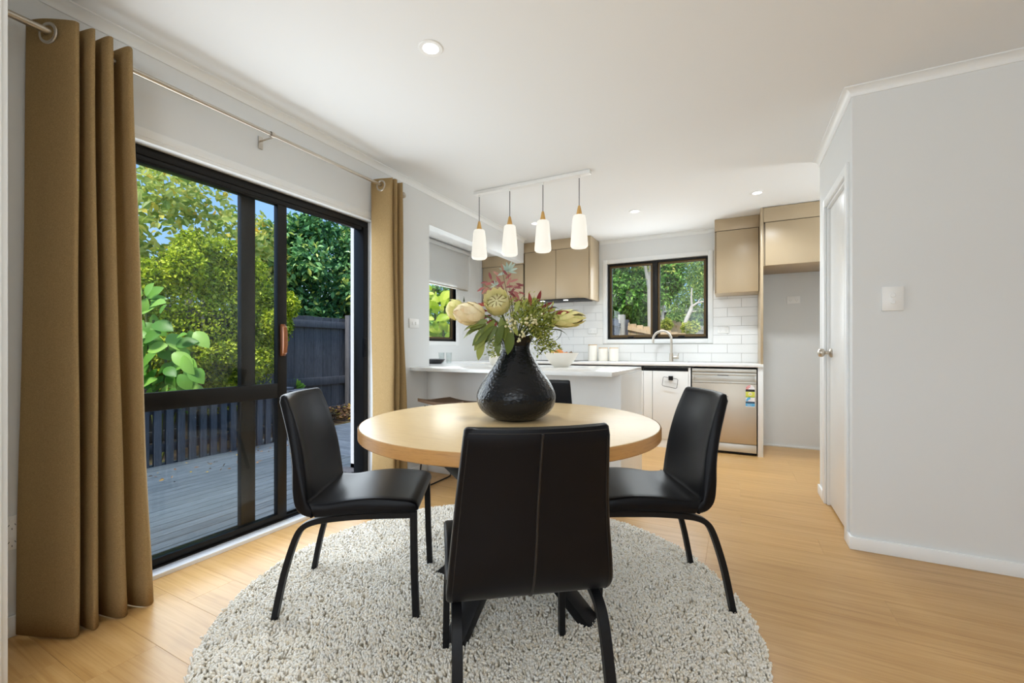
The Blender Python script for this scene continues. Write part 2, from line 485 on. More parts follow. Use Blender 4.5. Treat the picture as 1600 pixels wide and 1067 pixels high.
M.f_gum = leafmat('gum_leaves', [(0.0, lin((70,98,56))), (0.5, lin((112,142,80))), (0.8, lin((150,172,104))), (1.0, lin((196,200,110)))], 0.4, 0.3, gain=1.5)
M.f_yel = leafmat('yellow_green_shrub_leaves', [(0.0, lin((130,150,58))), (0.6, lin((184,190,84))), (1.0, lin((214,206,112)))], 0.4, 0.3, gain=1.3)
M.roof = bumpy(mat('grey_metal_roof', lin((158,164,170)), 0.5), 4, 0.3, 0.02, 2, (1,12,1))
M.shed = bumpy(mat('charcoal_shed_wall', lin((58,62,70)), 0.6), 4, 0.3, 0.02, 2, (1,12,1))
M.grass = bumpy(mat('dry_grass_bank', lin((188,168,128)), 0.95), 9, 1.0, 0.05, 8)
# bouquet
M.cream_bract = leafmat('cream_bract', [(0.0, lin((222,204,158))), (0.6, lin((236,222,184))), (1.0, lin((228,206,160)))], 0.6, 0.2)
M.green_bract = leafmat('yellow_green_bract', [(0.0, lin((168,172,92))), (0.6, lin((204,200,120))), (1.0, lin((220,208,140)))], 0.6, 0.2)
M.core = bumpy(mat('protea_core', lin((232,226,184)), 0.7), 60, 0.5, 0.004)
M.core_tip = mat('protea_dark_floret_tip', lin((140,126,78)), 0.7)
M.leaf_green = leafmat('long_green_leaf', [(0.0, lin((76,92,40))), (0.5, lin((112,124,56))), (1.0, lin((150,156,84)))], 0.45, 0.2, gain=1.3)
M.leaf_dark = leafmat('dark_green_leaf', [(0.0, lin((40,54,34))), (1.0, lin((70,84,50)))], 0.45, 0.15)
M.leaf_red = leafmat('deep_red_leaf', [(0.0, lin((112,36,36))), (0.6, lin((150,58,54))), (1.0, lin((168,84,72)))], 0.5, 0.25)
M.leaf_pink = leafmat('dusty_pink_leaf', [(0.0, lin((136,70,74))), (0.5, lin((170,102,100))), (0.8, lin((188,126,118))), (1.0, lin((150,120,96)))], 0.55, 0.25, gain=0.95)
M.leaf_blue = leafmat('silvery_blue_leaf', [(0.0, lin((146,168,156))), (1.0, lin((178,196,184)))], 0.5, 0.25)
M.leaf_fine = leafmat('fine_green_filler', [(0.0, lin((84,98,38))), (0.5, lin((132,140,60))), (1.0, lin((172,174,92)))], 0.5, 0.25, gain=1.35)

# ================================================================== SETTING
XL, YB, YR, XD = -2.34, 5.40, 2.825, 0.543    # left wall, back wall, switch wall, door wall
XK = -3.06                                      # kitchen's own left wall
H = 2.40

# floor with its planks
fl = struct('floor', MB().box(-2.50, 4.1, -2.7, 5.5, -0.10, -0.012).box(-3.15, -2.50, 2.86, 5.5, -0.10, -0.012), M.backing)
PW = 0.19
row = 0
y = -0.55
random.seed(3)
while y < YB:
    y1 = min(y + PW, YB)
    xa = XL if y1 <= 2.98 else XK
    xb = 4.0 if y < 1.2 else 2.9
    x = xa - random.choice([0.15, 0.35, 0.55, 0.75, 0.95, 1.1])
    while x < xb:
        x0, x1 = max(x, xa), min(x + 1.28, xb)
        if x1 - x0 > 0.02 and not (x0 > XD + 0.2 and y > YR + 0.1 and y1 < 3.7):
            boxpiece('plank', x0 + 0.0002, x1 - 0.0002, y + 0.0002, y1 - 0.0002, -0.012, 0.0, M.floor, fl, 0.0005)
        x += 1.28
    y += PW
struct('floor_rear', MB().box(-2.34, 4.0, -2.6, -0.551, -0.012, 0.0), M.floor)

# left wall with the slider's opening
DY0, DY1, DZ = 0.70, 2.36, 1.985
mb = MB()
mb.box(-2.50, XL, -2.6, DY0, -0.1, H + .1).box(-2.50, XL, DY1, 2.98, -0.1, H + .1).box(-2.50, XL, DY0, DY1, DZ, H + .1)
struct('wall_left', mb, M.wall)
# kitchen bay: front return (clad outside), window wall, bulkhead and its ceiling
struct('wall_bay_front', MB().box(-3.15, -2.50, 2.86, 2.98, -0.4, 2.55), M.clad)
KW0, KW1, KZ0, KZ1 = 3.15, 4.42, 1.13, 2.05
mb = MB()
mb.box(-3.15, XK, 2.98, KW0, -0.1, 2.5).box(-3.15, XK, KW1, YB + .15, -0.1, 2.5).box(-3.15, XK, KW0, KW1, -0.1, KZ0).box(-3.15, XK, KW0, KW1, KZ1, 2.5)
struct('wall_kitchen_left', mb, M.wall)
struct('wall_bulkhead', MB().box(-2.44, XL, 2.98, 4.846, 2.11, H + .05).box(-2.44, -2.424, 4.846, YB, 2.275, H + .05), M.wall)
struct('ceiling_bay', MB().box(XK, -2.43, 2.98, YB, 2.28, 2.36), M.ceil)
# back wall with the kitchen window's opening
BX0, BX1, BZ0, BZ1 = -1.436, -0.277, 1.158, 2.107
mb = MB()
mb.box(-3.15, BX0, YB, YB + .15, -0.1, H + .1).box(BX1, 4.1, YB, YB + .15, -0.1, H + .1).box(BX0, BX1, YB, YB + .15, -0.1, BZ0).box(BX0, BX1, YB, YB + .15, BZ1, H + .1)
struct('wall_back', mb, M.wall)
# switch wall (a cupboard block with the white door on its side)
D2Y0, D2Y1, D2Z = 2.935, 3.56, 2.0
mb = MB()
mb.box(0.66, 4.0, YR, 3.80, 0, H + .02)
mb.box(XD, 0.66, YR, D2Y0, 0, H + .02).box(XD, 0.66, D2Y1, 3.80, 0, H + .02).box(XD, 0.66, D2Y0, D2Y1, D2Z, H + .02)
struct('wall_right', mb, M.wall)
struct('wall_alcove_right', MB().box(1.14, 1.24, 4.72, YB, 0, H + .02), M.wall)
struct('wall_far_right', MB().box(4.0, 4.12, -2.7, YB + .1, -0.1, H + .1), M.wall)
mb = MB()
mb.box(-2.5, -1.2, -2.75, -2.6, -0.1, H + .1).box(2.5, 4.1, -2.75, -2.6, -0.1, H + .1).box(-1.2, 2.5, -2.75, -2.6, -0.1, 0.45).box(-1.2, 2.5, -2.75, -2.6, 2.1, H + .1)
struct('wall_rear', mb, M.wall)
# nib at the left edge of the view, with an architrave on its end
struct('wall_nib', MB().box(XL, -1.925, 0.33, 0.445, 0, H + .02), M.wall)
struct('trim_nib', MB().box(-1.935, -1.905, 0.325, 0.452, 0, H).box(-1.905, -1.895, 0.340, 0.437, 0, H), M.trim, 0.003)
struct('ceiling', MB().box(-2.44, 4.1, -2.7, YB + .1, H, H + .12), M.ceil)
struct('roof', MB().box(-2.52, 4.6, -4.4, 5.6, H + .13, H + .25).box(-3.2, -2.52, 2.86, 5.6, H + .13, H + .25), M.roof)

# cornices
def cornice(a, b_, nrm, z=H, s=0.042, mitre=0):
    """cove from a to b along a wall whose inward normal is nrm"""
    a, b_, nrm = Vector(a), Vector(b_), Vector(nrm)
    prof = [(0, 0), (0, -s), (0.006, -s)]
    for i in range(7):
        q = math.pi/2 * i / 6
        prof.append((s - 0.001 - (s-0.008)*math.cos(q) , -s + 0.002 + (s-0.008)*math.sin(q)))
    prof += [(s, -0.006), (s, 0)]
    m = MB(); n = len(prof); v = []
    run = (b_ - a).normalized()
    for p, mt in ((a, mitre), (b_, 0)):
        for d, h in prof:
            v.append(p + nrm*d + run*(mt*d) + UP*(z + h))
    f = [(i, (i+1) % n, n+(i+1) % n, n+i) for i in range(n)] + [tuple(reversed(range(n))), tuple(range(n, 2*n))]
    return m.add(v, f)
struct('trim_1', cornice((XL, 0.445, 0), (XL, 4.846, 0), (1,0,0)), M.trim)
struct('trim_2', cornice((XD, YR, 0), (4.0, YR, 0), (0,-1,0), mitre=-1), M.trim)
struct('trim_3', cornice((XD, YR, 0), (XD, 3.80, 0), (-1,0,0), mitre=-1), M.trim)
struct('trim_4', cornice((-1.535, YB, 0), (-0.205, YB, 0), (0,-1,0)), M.trim)
# baseboards
struct('baseboard_left', MB().box(XL, XL+.014, 0.445, DY0-.03, 0, 0.075).box(XL, XL+.014, DY1+.03, 2.96, 0, 0.075), M.trim, 0.003)
struct('baseboard_right', MB().box(XD-.014, 4.0, YR-.014, YR, 0, 0.066), M.trim, 0.003)
struct('baseboard_door_wall', MB().box(XD-.014, XD, YR+.001, D2Y0-.052, 0, 0.066).box(XD-.014, XD, D2Y1+.052, 3.80, 0, 0.066), M.trim, 0.003)
struct('baseboard_alcove', MB().box(0.245, 1.14, YB-.012, YB, 0, 0.02), M.trim, 0.002)

# ---- door_1: black aluminium ranch slider
d1 = struct('door_1', MB().box(-2.50, -2.40, DY0, DY1-.02, 0.0, 0.024).box(-2.50, -2.40, DY0, DY1-.02, DZ-.058, DZ-.015).box(-2.50, -2.40, DY1-.062, DY1-.02, .024, DZ-.058).box(-2.50, -2.40, DY0, DY0+.045, .024, DZ-.058), M.alu, 0.003)
part('sill_track', MB().box(-2.425, -2.415, DY0+.045, DY1-.075, .024, .036).box(-2.470, -2.462, DY0+.045, DY1-.075, .024, .034), M.alu, d1, 0.001)
part('head_track', MB().box(-2.425, -2.405, DY0+.045, DY1-.075, DZ-.082, DZ-.058), M.alu, d1, 0.001)
# fixed sash: stile, mid rail, bottom rail, panes
xs = (-2.492, -2.452)
def sash(name, x0, x1, y0, y1, sl, sr, rail, bot, top):
    s = part(name, MB().box(x0, x1, y0, y0+sl, .034, DZ-.06).box(x0, x1, y1-sr, y1, .034, DZ-.06).box(x0, x1, y0+sl, y1-sr, .034, bot).box(x0, x1, y0+sl, y1-sr, DZ-.06-top, DZ-.06).box(x0, x1, y0+sl, y1-sr, rail[0], rail[1]), M.alu, d1, 0.002)
    xm = (x0+x1)/2
    part('pane', MB().box(xm-.003, xm+.003, y0+sl, y1-sr, bot, rail[0]), M.doorglass, s, smooth=False)
    part('pane', MB().box(xm-.003, xm+.003, y0+sl, y1-sr, rail[1], DZ-.06-top), M.doorglass, s, smooth=False)
    return s
sash('fixed_sash', -2.492, -2.455, DY0+.045, 1.535, .045, .080, (.756, .832), .052, .018)
sl = sash('sliding_sash', -2.448, -2.410, DY0+.10, 1.700, .05, .058, (.752, .838), .060, .028)
part('handle', MB().prism([(-2.410,1.00),(-2.396,1.00),(-2.378,1.02),(-2.372,1.06),(-2.372,1.13),(-2.378,1.17),(-2.396,1.19),(-2.410,1.19)], 1.655, 1.681), M.handle, d1, 0.003, label='brown timber pull handle')
part('latch_keeper', MB().box(-2.412, -2.396, DY1-.062, DY1-.034, .98, 1.12).box(-2.396, -2.390, DY1-.056, DY1-.040, 1.02, 1.08), M.blackmetal, d1, 0.003)
# white reveal, architrave and sill board of the slider
tr = struct('trim_5', MB().box(-2.40, XL+.002, DY0, DY1+.012, DZ-.016, DZ+.006).box(-2.40, XL+.002, DY1-.02, DY1+.012, .0, DZ-.016), M.trim, 0.002)
struct('trim_6', MB().box(XL-.001, XL+.006, DY0-.05, DY1+.052, DZ+.002, DZ+.040).box(XL-.001, XL+.006, DY1+.012, DY1+.052, 0, DZ+.002), M.trim, 0.002)
struct('trim_7', MB().box(-2.40, XL+.010, DY0, DY1+.012, -.012, 0.020), M.trim, 0.004)
# outside foot of the bay's cladding
solo('downpipe_shoe', MB().prism([(-3.25,-.10),(-3.02,-.10),(-3.02,-.05),(-3.20,-.045),(-3.25,-.07)], 2.74, 2.86), M.fence, 'dark grey block at the foot of the white outside wall', 'block', (-3.13,2.80,-.10), 0.004)

# ---- window_1: kitchen window over the sink (two bronze sashes in a black frame)
w1 = struct('window_1', MB().box(BX0, BX1, YB+.03, YB+.09, BZ0, BZ0+.022).box(BX0, BX1, YB+.03, YB+.09, BZ1-.022, BZ1).box(BX0, BX0+.022, YB+.03, YB+.09, BZ0+.022, BZ1-.022).box(BX1-.022, BX1, YB+.03, YB+.09, BZ0+.022, BZ1-.022).box(-0.89, -0.832, YB+.03, YB+.09, BZ0+.022, BZ1-.022), M.alu, 0.002)
for x0, x1 in ((BX0+.022, -0.89), (-0.832, BX1-.022)):
    f = part('sash', MB().box(x0, x1, YB+.045, YB+.085, BZ0+.022, BZ0+.056).box(x0, x1, YB+.045, YB+.085, BZ1-.046, BZ1-.022).box(x0, x0+.026, YB+.045, YB+.085, BZ0+.056, BZ1-.046).box(x1-.026, x1, YB+.045, YB+.085, BZ0+.056, BZ1-.046), M.bronze, w1, 0.003)
    part('pane', MB().box(x0+.026, x1-.026, YB+.062, YB+.068, BZ0+.056, BZ1-.046), M.glass, f, smooth=False)
    xm = (x0+x1)/2
    part('stay_latch', MB().box(xm-.035, xm+.035, YB+.028, YB+.044, BZ0+.020, BZ0+.034).box(xm-.012, xm+.04, YB+.018, YB+.030, BZ0+.026, BZ0+.036), M.blackmetal, f, 0.002)
mb = MB()
o_, i_ = 0.052, 0.0
mb.box(BX0-o_, BX0, YB-.014, YB+.005, BZ0-o_, BZ1+o_).box(BX1, BX1+o_, YB-.014, YB+.005, BZ0-o_, BZ1+o_).box(BX0, BX1, YB-.014, YB+.005, BZ1, BZ1+o_).box(BX0, BX1, YB-.014, YB+.005, BZ0-o_, BZ0)
struct('trim_8', mb, M.trim, 0.003)
# ---- window_2: side window of the bay
w2 = struct('window_2', MB().box(-3.13, -3.085, KW0, KW1, KZ0, KZ0+.03).box(-3.13, -3.085, KW0, KW1, KZ1-.03, KZ1).box(-3.13, -3.085, KW1-.03, KW1, KZ0+.03, KZ1-.03).box(-3.13, -3.085, KW0, KW0+.03, KZ0+.03, KZ1-.03), M.alu, 0.002)
f = part('sash', MB().box(-3.12, -3.09, KW0+.03, KW1-.03, KZ0+.03, KZ0+.05).box(-3.12, -3.09, KW0+.03, KW1-.03, KZ1-.05, KZ1-.03).box(-3.12, -3.09, KW1-.05, KW1-.03, KZ0+.05, KZ1-.05).box(-3.12, -3.09, KW0+.03, KW0+.05, KZ0+.05, KZ1-.05), M.bronze, w2, 0.002)
part('pane', MB().box(-3.108, -3.102, KW0+.05, KW1-.05, KZ0+.05, KZ1-.05), M.glass, f, smooth=False)
struct('trim_9', MB().box(XK-.03, XK+.004, KW1, KW1+.075, KZ0-.05, KZ1+.05).box(XK-.03, XK+.004, KW0-.05, KW1, KZ0-.05, KZ0), M.trim, 0.002)
# ---- window_3: living room window behind the camera
w3 = struct('window_3', MB().box(-1.2, 2.5, -2.70, -2.65, .45, .50).box(-1.2, 2.5, -2.70, -2.65, 2.05, 2.10).box(-1.2, -1.15, -2.70, -2.65, .50, 2.05).box(2.45, 2.5, -2.70, -2.65, .50, 2.05).box(.62, .68, -2.70, -2.65, .50, 2.05), M.alu, 0.003)
part('pane', MB().box(-1.15, .62, -2.68, -2.674, .5, 2.05).box(.68, 2.45, -2.68, -2.674, .5, 2.05), M.glass, w3, smooth=False)

# ---- door_2: white cupboard door on the side of the switch wall
d2 = struct('door_2', MB().box(0.560, 0.596, D2Y0+.028, D2Y1-.028, 0.012, D2Z-.028), M.white, 0.002)
part('jamb', MB().box(XD+.002, 0.655, D2Y0, D2Y0+.024, 0, D2Z).box(XD+.002, 0.655, D2Y1-.024, D2Y1, 0, D2Z).box(XD+.002, 0.655, D2Y0+.024, D2Y1-.024, D2Z-.024, D2Z), M.trim, d2, 0.002)
part('architrave', MB().box(XD-.014, XD+.002, D2Y0-.045, D2Y0+.008, 0, D2Z+.045).box(XD-.014, XD+.002, D2Y1-.008, D2Y1+.045, 0, D2Z+.045).box(XD-.014, XD+.002, D2Y0+.008, D2Y1-.008, D2Z-.008, D2Z+.045), M.trim, d2, 0.004)
kn = (0.560, 3.475, 1.017)
part('door_knob', MB().lathe([(0.0, 0), (0.031, 0), (0.031, 0.006), (0.024, 0.012), (0.011, 0.015), (0.011, 0.034), (0.018, 0.038), (0.027, 0.047), (0.029, 0.058), (0.025, 0.070), (0.012, 0.076), (0, 0.077)], kn, 24, (-1,0,0), False), M.nickel, d2, label='round brushed nickel knob')
for zz in (0.22, 1.76):
    part('hinge', MB().box(XD+.010, 0.562, D2Y0+.018, D2Y0+.030, zz-.05, zz+.05), M.steel_flat, d2, 0.002)

# ================================================================== KITCHEN
BZ = 0.892
# back wall tiles, each one a piece of the wall
wb = bpy.data.objects['wall_back']
tl = struct('trim_10', MB().box(XK+.002, BX0-.055, YB-.006, YB-.0005, BZ, 1.70).box(BX1+.055, 0.222, YB-.006, YB-.0005, BZ, 1.70).box(BX0-.055, BX1+.055, YB-.006, YB-.0005, BZ, BZ0-.052), M.grout)
TP, TW = 0.1013, 0.30
for rw in range(8):
    z0 = BZ + rw*TP + .0015; z1 = min(BZ + (rw+1)*TP - .0015, 1.70)
    x = -0.24 - 10*TW + (0.16 if rw % 2 else 0)
    while x < 0.222:
        a, b_ = x + .0015, x + TW - .0015
        x += TW
        spans = [(a, b_)]
        if z1 > BZ0 - .052 and rw > 1:
            spans = []
            if a < BX0-.053: spans.append((a, min(b_, BX0-.0535)))
            if b_ > BX1+.053: spans.append((max(a, BX1+.0535), b_))
        for s0, s1 in spans:
            s0, s1 = max(s0, XK+.003), min(s1, 0.221)
            if s1 - s0 > .012:
                zz = z1 if not (rw == 1 and False) else z1
                boxpiece('tile', s0, s1, YB-.0105, YB-.006, z0, z1, M.tile, tl, 0.001)

# base cupboards along the back wall
YF = 4.79
cb = thing('base_cupboard', 'white base cupboard under the sink with black recessed pull and towel ring', 'cupboard', (-0.64, YF+.3, 0))
part('carcass', MB().box(-0.88, -0.41, YF+.022, YB-.02, 0.0, 0.848), M.white, cb)
part('door', MB().box(-0.785, -0.432, YF, YF+.02, 0.09, 0.806), M.white, cb, 0.0015)
part('door', MB().box(-0.88, -0.789, YF, YF+.02, 0.09, 0.806), M.white, cb, 0.0015)
part('recessed_pull', MB().box(-0.88, -0.432, YF+.006, YF+.022, 0.809, 0.846), M.blackmetal, cb, label='black recessed pull')
part('kick_board', MB().box(-0.88, -0.41, YF+.004, YF+.022, 0.0, 0.087), M.white, cb)
part('side_panel', MB().box(-0.430, -0.408, YF, YB-.02, 0.0, 0.848), M.white, cb, 0.001)
cb2 = thing('base_cupboard', 'white base cupboard run beneath the cooktop, behind the peninsula', 'cupboard', (-1.8, YF+.3, 0))
part('carcass', MB().box(-3.04, -0.884, YF+.022, YB-.02, 0.0, 0.832), M.white, cb2)
for x0 in (-2.44, -1.92, -1.40):
    part('door', MB().box(x0+.002, x0+.516, YF, YF+.02, 0.09, 0.806), M.white, cb2, 0.0015)
part('recessed_pull', MB().box(-2.44, -0.886, YF+.008, YF+.022, 0.809, 0.849), M.blackmetal, cb2, label='black recessed pull')
# benchtop
solo('back_benchtop', MB().box(XK+.003, 0.238, YF-.012, YB-.011, 0.862, BZ), M.stone, 'white stone benchtop along the tiled back wall under the window', 'benchtop', (-1.4, 5.1, .862), 0.003)
solo('bench_end_panel', MB().box(0.192, 0.238, YF, YB-.012, 0.0, 0.861), M.white, 'white floor-to-bench end panel right of the dishwasher', 'panel', (0.215, 5.1, 0), 0.002)
# towel ring
tr_ = thing('towel_ring', 'black square wire towel ring on the white sink cupboard door', 'towel ring', at(1046,600,4.6))
tx, tz = -0.60, 0.735
part('mount', MB().box(tx-.022, tx+.022, YF-.022, YF-.001, tz-.022, tz+.022), M.blackmetal, tr_, 0.002)
rg = [(-.078,-.013),(-.062,-.013+.012),(.062,-.018),(.074,-.030),(.066,-.105),(.054,-.116),(-.070,-.098),(-.082,-.086),(-.078,-.013)]
rg = [(-.075,.004),(-.066,.012),(.060,-.006),(.070,-.016),(.060,-.098),(.050,-.106),(-.076,-.083),(-.085,-.074),(-.075,.004)]
part('ring', MB().tube([(tx+a, YF-.014, tz+c) for a, c in rg], 0.0022, 6), M.blackmetal, tr_)
# dishwasher
dw = thing('dishwasher', 'stainless steel dishwasher with rating sticker at the end of the bench', 'dishwasher', (-0.105, 5.08, 0))
X0, X1 = -0.400, 0.186
part('body', MB().box(X0, X1, YF+.03, YB-.03, 0.008, 0.846), M.blackmetal, dw)
part('control_panel', MB().box(X0+.006, X1-.004, YF-.004, YF+.03, 0.808, 0.842), M.steel_flat, dw, 0.002)
part('handle_panel', MB().box(X0+.006, X1-.004, YF-.004, YF+.01, 0.778, 0.803).box(X0+.006, X0+.024, YF-.004, YF+.01, 0.715, 0.778).box(X1-.022, X1-.004, YF-.004, YF+.01, 0.715, 0.778).box(X0+.024, X1-.022, YF+.004, YF+.03, 0.715, 0.778).box(X0+.006, X1-.004, YF-.004, YF+.01, 0.700, 0.715), M.steel_flat, dw, 0.001)
part('latch_slot', MB().box(-0.16, -0.06, YF-.006, YF, 0.776, 0.781), M.slot, dw)
part('door', MB().box(X0+.006, X1-.004, YF-.006, YF+.03, 0.112, 0.698), M.steel, dw, 0.002)
part('kick_plate', MB().box(X0+.006, X1-.004, YF+.002, YF+.03, 0.028, 0.106), M.steel_flat, dw, 0.002)
# rating sticker: an arch of colour blocks
ys = YF-.0068
sx0, sx1 = 0.088, 0.168
def sheet(poly, y0=ys, th=0.0006): return MB().prism(poly, y0, y0-th)
arch = [(sx0,.64)] + [( (sx0+sx1)/2 - .04*math.cos(math.pi*i/12), .648+.042*math.sin(math.pi*i/12)) for i in range(13)] + [(sx1,.64)]
stk = part('rating_sticker', sheet([(sx0,.478)]+arch[1:-1]+[(sx1,.478)]), mat('sticker_white', lin((240,236,238)), .4), dw, smooth=False, label='arched energy and water rating sticker')
mred, mblk, myel, mgrn, mblu, mnav = (mat('sticker_'+n_, lin(c_), .4) for n_, c_ in (('red',(206,62,58)),('black',(24,20,22)),('yellow',(214,214,84)),('green',(134,178,58)),('blue',(92,176,222)),('navy',(52,78,104))))
y2 = ys-.0007
ring = []
for i in range(8):
    q = math.radians(178 - i*13); ring.append(((sx0+sx1)/2+.037*math.cos(q), .648+.040*math.sin(q)))
for i in reversed(range(8)):
    q = math.radians(178 - i*13); ring.append(((sx0+sx1)/2+.019*math.cos(q), .648+.020*math.sin(q)))
part('red_arc', sheet(ring, y2), mred, stk, smooth=False)
mwh = mat('sticker_star', lin((246,238,236)), .4)
for i in range(3):
    q = math.radians(160 - i*28); c_ = ((sx0+sx1)/2+.028*math.cos(q), .648+.030*math.sin(q))
    st = [(c_[0]+(.0075 if k % 2 == 0 else .0032)*math.sin(math.pi*k/5), c_[1]+(.0075 if k % 2 == 0 else .0032)*math.cos(math.pi*k/5)) for k in range(10)]
    part('star', sheet(st, y2-.0007), mwh, stk, smooth=False)
part('black_band', sheet([(sx0+.001,.626),(sx1-.001,.626),(sx1-.001,.648),(sx0+.001,.648)], y2), mblk, stk, smooth=False)
part('yellow_field', sheet([(sx0+.001,.577),(sx1-.001,.577),(sx1-.001,.6255),(sx0+.001,.6255)], y2), myel, stk, smooth=False)
part('pale_oval', MB().lathe([(0,0),(.017,0),(.017,.0006),(0,.0006)], ((sx0+sx1)/2, y2-.0006, .605), 20, (0,-1,0), False), mat('sticker_cream', lin((240,236,190)), .4), stk, smooth=False)
part('green_strip', sheet([(sx0+.001,.571),(sx1-.001,.571),(sx1-.001,.5775),(sx0+.001,.5775)], y2), mgrn, stk, smooth=False)
part('blue_arc', sheet([(p[0], p[1]-.115) for p in ring], y2), mblu, stk, smooth=False)
part('navy_band', sheet([(sx0+.001,.512),(sx1-.001,.512),(sx1-.001,.531),(sx0+.001,.531)], y2), mnav, stk, smooth=False)
part('blue_field', sheet([(sx0+.001,.484),(sx1-.001,.484),(sx1-.001,.5115),(sx0+.001,.5115)], y2), mblu, stk, smooth=False)
def textpart(name, body, size, x, z, m, parent, yy):
    cu = bpy.data.curves.new(name, 'FONT'); cu.body = body; cu.size = size; cu.align_x = 'CENTER'; cu.extrude = .0003
    to = bpy.data.objects.new(name, cu); COL.objects.link(to)
    dg = bpy.context.evaluated_depsgraph_get()
    me = bpy.data.meshes.new_from_object(to.evaluated_get(dg)); bpy.data.objects.remove(to)
    me.materials.append(m)
    me.transform(Matrix.Translation(Vector((x, yy, z)) - rootloc(parent)) @ Matrix.Rotation(math.pi/2, 4, 'X'))
    return link(name, me, parent)
textpart('lettering', '410', .014, (sx0+sx1)/2, .600, mblk, stk, y2-.0016)
textpart('lettering', '14.1', .022, (sx0+sx1)/2-.008, .489, mwh, stk, y2-.0012)

# wall cupboards
def wallcup(name, label, x0, x1, yf, z0, ztop, zdoor, splits, loc):
    t_ = thing(name, label, 'cupboard', loc)
    part('carcass', MB().box(x0, x1, yf+.020, YB-.012, z0, ztop-.002), M.cab, t_, 0.001)
    ed = [x0+.012] + splits + [x1-.003]
    part('filler_panel', MB().box(x0+.001, x1-.001, yf, yf+.0195, zdoor+.006, ztop-.002), M.cab, t_, 0.001)
    for a, b_ in zip(ed[:-1], ed[1:]):
        part('door', MB().box(a+.0025, b_-.0025, yf, yf+.0195, z0+.001, zdoor), M.cab, t_, 0.0012)
    gap = MB().box(x0+.006, x1-.002, yf+.008, yf+.0196, zdoor+.0005, zdoor+.0055)
    for e_ in ed[:-1] + ([ed[-1]] if len(ed) == 2 else []):
        gap.box(e_-.002, e_+.002, yf+.008, yf+.0196, z0+.002, zdoor+.0005)
    part('shadow_gap', gap, M.cabdark, t_)
    return t_
hc = wallcup('wall_cupboard', 'taupe two-door wall cupboard over the rangehood, left of the sink window', -2.424, -1.556, 5.03, 1.655, H, 2.270, [-1.985], (-2.0, 5.2, 1.655))
part('end_panel', MB().box(-1.556, -1.537, 5.03, YB-.012, 1.640, H-.002), M.cab, hc, 0.001)
wallcup('wall_cupboard', 'low taupe wall cupboard tucked in the corner under the bulkhead', XK+.004, -2.428, 5.03, 1.655, 2.276, 2.130, [], (-2.75, 5.2, 1.655))
wallcup('wall_cupboard', 'single-door taupe wall cupboard right of the sink window', -0.195, 0.214, 5.03, 1.625, H, 2.270, [], (0, 5.2, 1.625))
fc = wallcup('wall_cupboard', 'deep taupe cupboard above the empty fridge space', 0.240, 1.138, 4.80, 1.838, H-.004, 2.250, [], (0.7, 5.1, 1.838))
solo('gable_panel', MB().box(0.2155, 0.2385, 4.80, YB-.012, BZ, H-.003), M.cab, 'narrow taupe gable panel between the tiles and the fridge space', 'panel', (0.227, 5.1, BZ), 0.001)
# rangehood
rh = thing('rangehood', 'slim black pull-out rangehood with two lamps under the taupe cupboard', 'rangehood', (-1.99, 5.15, 1.63))
part('visor', MB().prism([(-2.36,4.985),(-1.68,4.985),(-1.61,5.04),(-1.61,5.35),(-2.36,5.35)], 1.644, 1.6545, 'xy'), M.blackmetal, rh, 0.001)
for xx in (-2.17, -1.86):
    part('lamp', MB().lathe([(0,0),(.028,0),(.028,.004),(0,.005)], (xx, 5.05, 1.644), 16, (0,0,-1), False), M.led, rh)
# cooktop
ck = thing('cooktop', 'black glass cooktop set in the back benchtop below the rangehood', 'cooktop', (-1.99, 5.1, BZ))
part('glass_top', MB().box(-2.30, -1.66, 4.87, 5.33, BZ, BZ+.007), M.blackgloss, ck, 0.002)
# sink and mixer
sk = solo('sink', MB().box(-1.10, -0.47, 4.90, 5.20, BZ-.001, BZ+.003).box(-1.06, -0.51, 4.93, 5.17, BZ+.003, BZ+.0035), M.steel_flat, 'stainless steel sink set flush in the back benchtop', 'sink', (-0.78, 5.05, BZ), 0.001)
tp = thing('mixer_tap', 'brushed gooseneck mixer tap standing behind the sink', 'tap', (-0.655, 5.27, BZ))
bx, by = -0.655, 5.27
part('base', MB().lathe([(0,0),(.026,0),(.026,.004),(.021,.006),(.021,.092),(.019,.096),(0,.096)], (bx,by,BZ), 24), M.nickel, tp)
arc = [(bx,by,BZ+.09),(bx,by,BZ+.25)]
for i in range(1, 13):
    q = math.pi*i/12; arc.append((bx-.10+.10*math.cos(q), by-.012*i/12, BZ+.255+.10*math.sin(q)))
arc.append((bx-.20, by-.013, BZ+.215))
part('spout', MB().tube(arc, .0125, 14), M.nickel, tp)
part('lever', MB().lathe([(0,0),(.017,0),(.017,.035),(.019,.037),(.019,.062),(0,.062)], (bx+.018,by,BZ+.05), 20, (1,0,0), False).tube([(bx+.07,by,BZ+.06),(bx+.082,by-.02,BZ+.10)], .005, 8), M.nickel, tp)
# canisters
for i, (px, h, lab) in enumerate(((926,.205,'tall cream canister with thin timber lid, leftmost of three beside the window'), (942.5,.166,'short cream canister in the middle of three on the back bench'), (959,.166,'short cream canister nearest the sink, right of three'))):
    p = at(px, 563.7, 5.26 / (math.cos(YAW) + math.sin(YAW)*(px-CX)/FPX)); p.z = BZ
    c_ = thing('canister', lab, 'canister', p, group='cream canisters on the back bench')
    part('body', MB().lathe([(0,0),(.050,0),(.055,.004),(.056,h-.02),(.054,h-.012),(0,h-.012)], p, 28), M.ceramic, c_)
    part('lid', MB().lathe([(0,h-.0119),(.054,h-.0119),(.055,h-.010),(.054,h-.005),(0,h-.005)], p, 28), M.ash, c_)
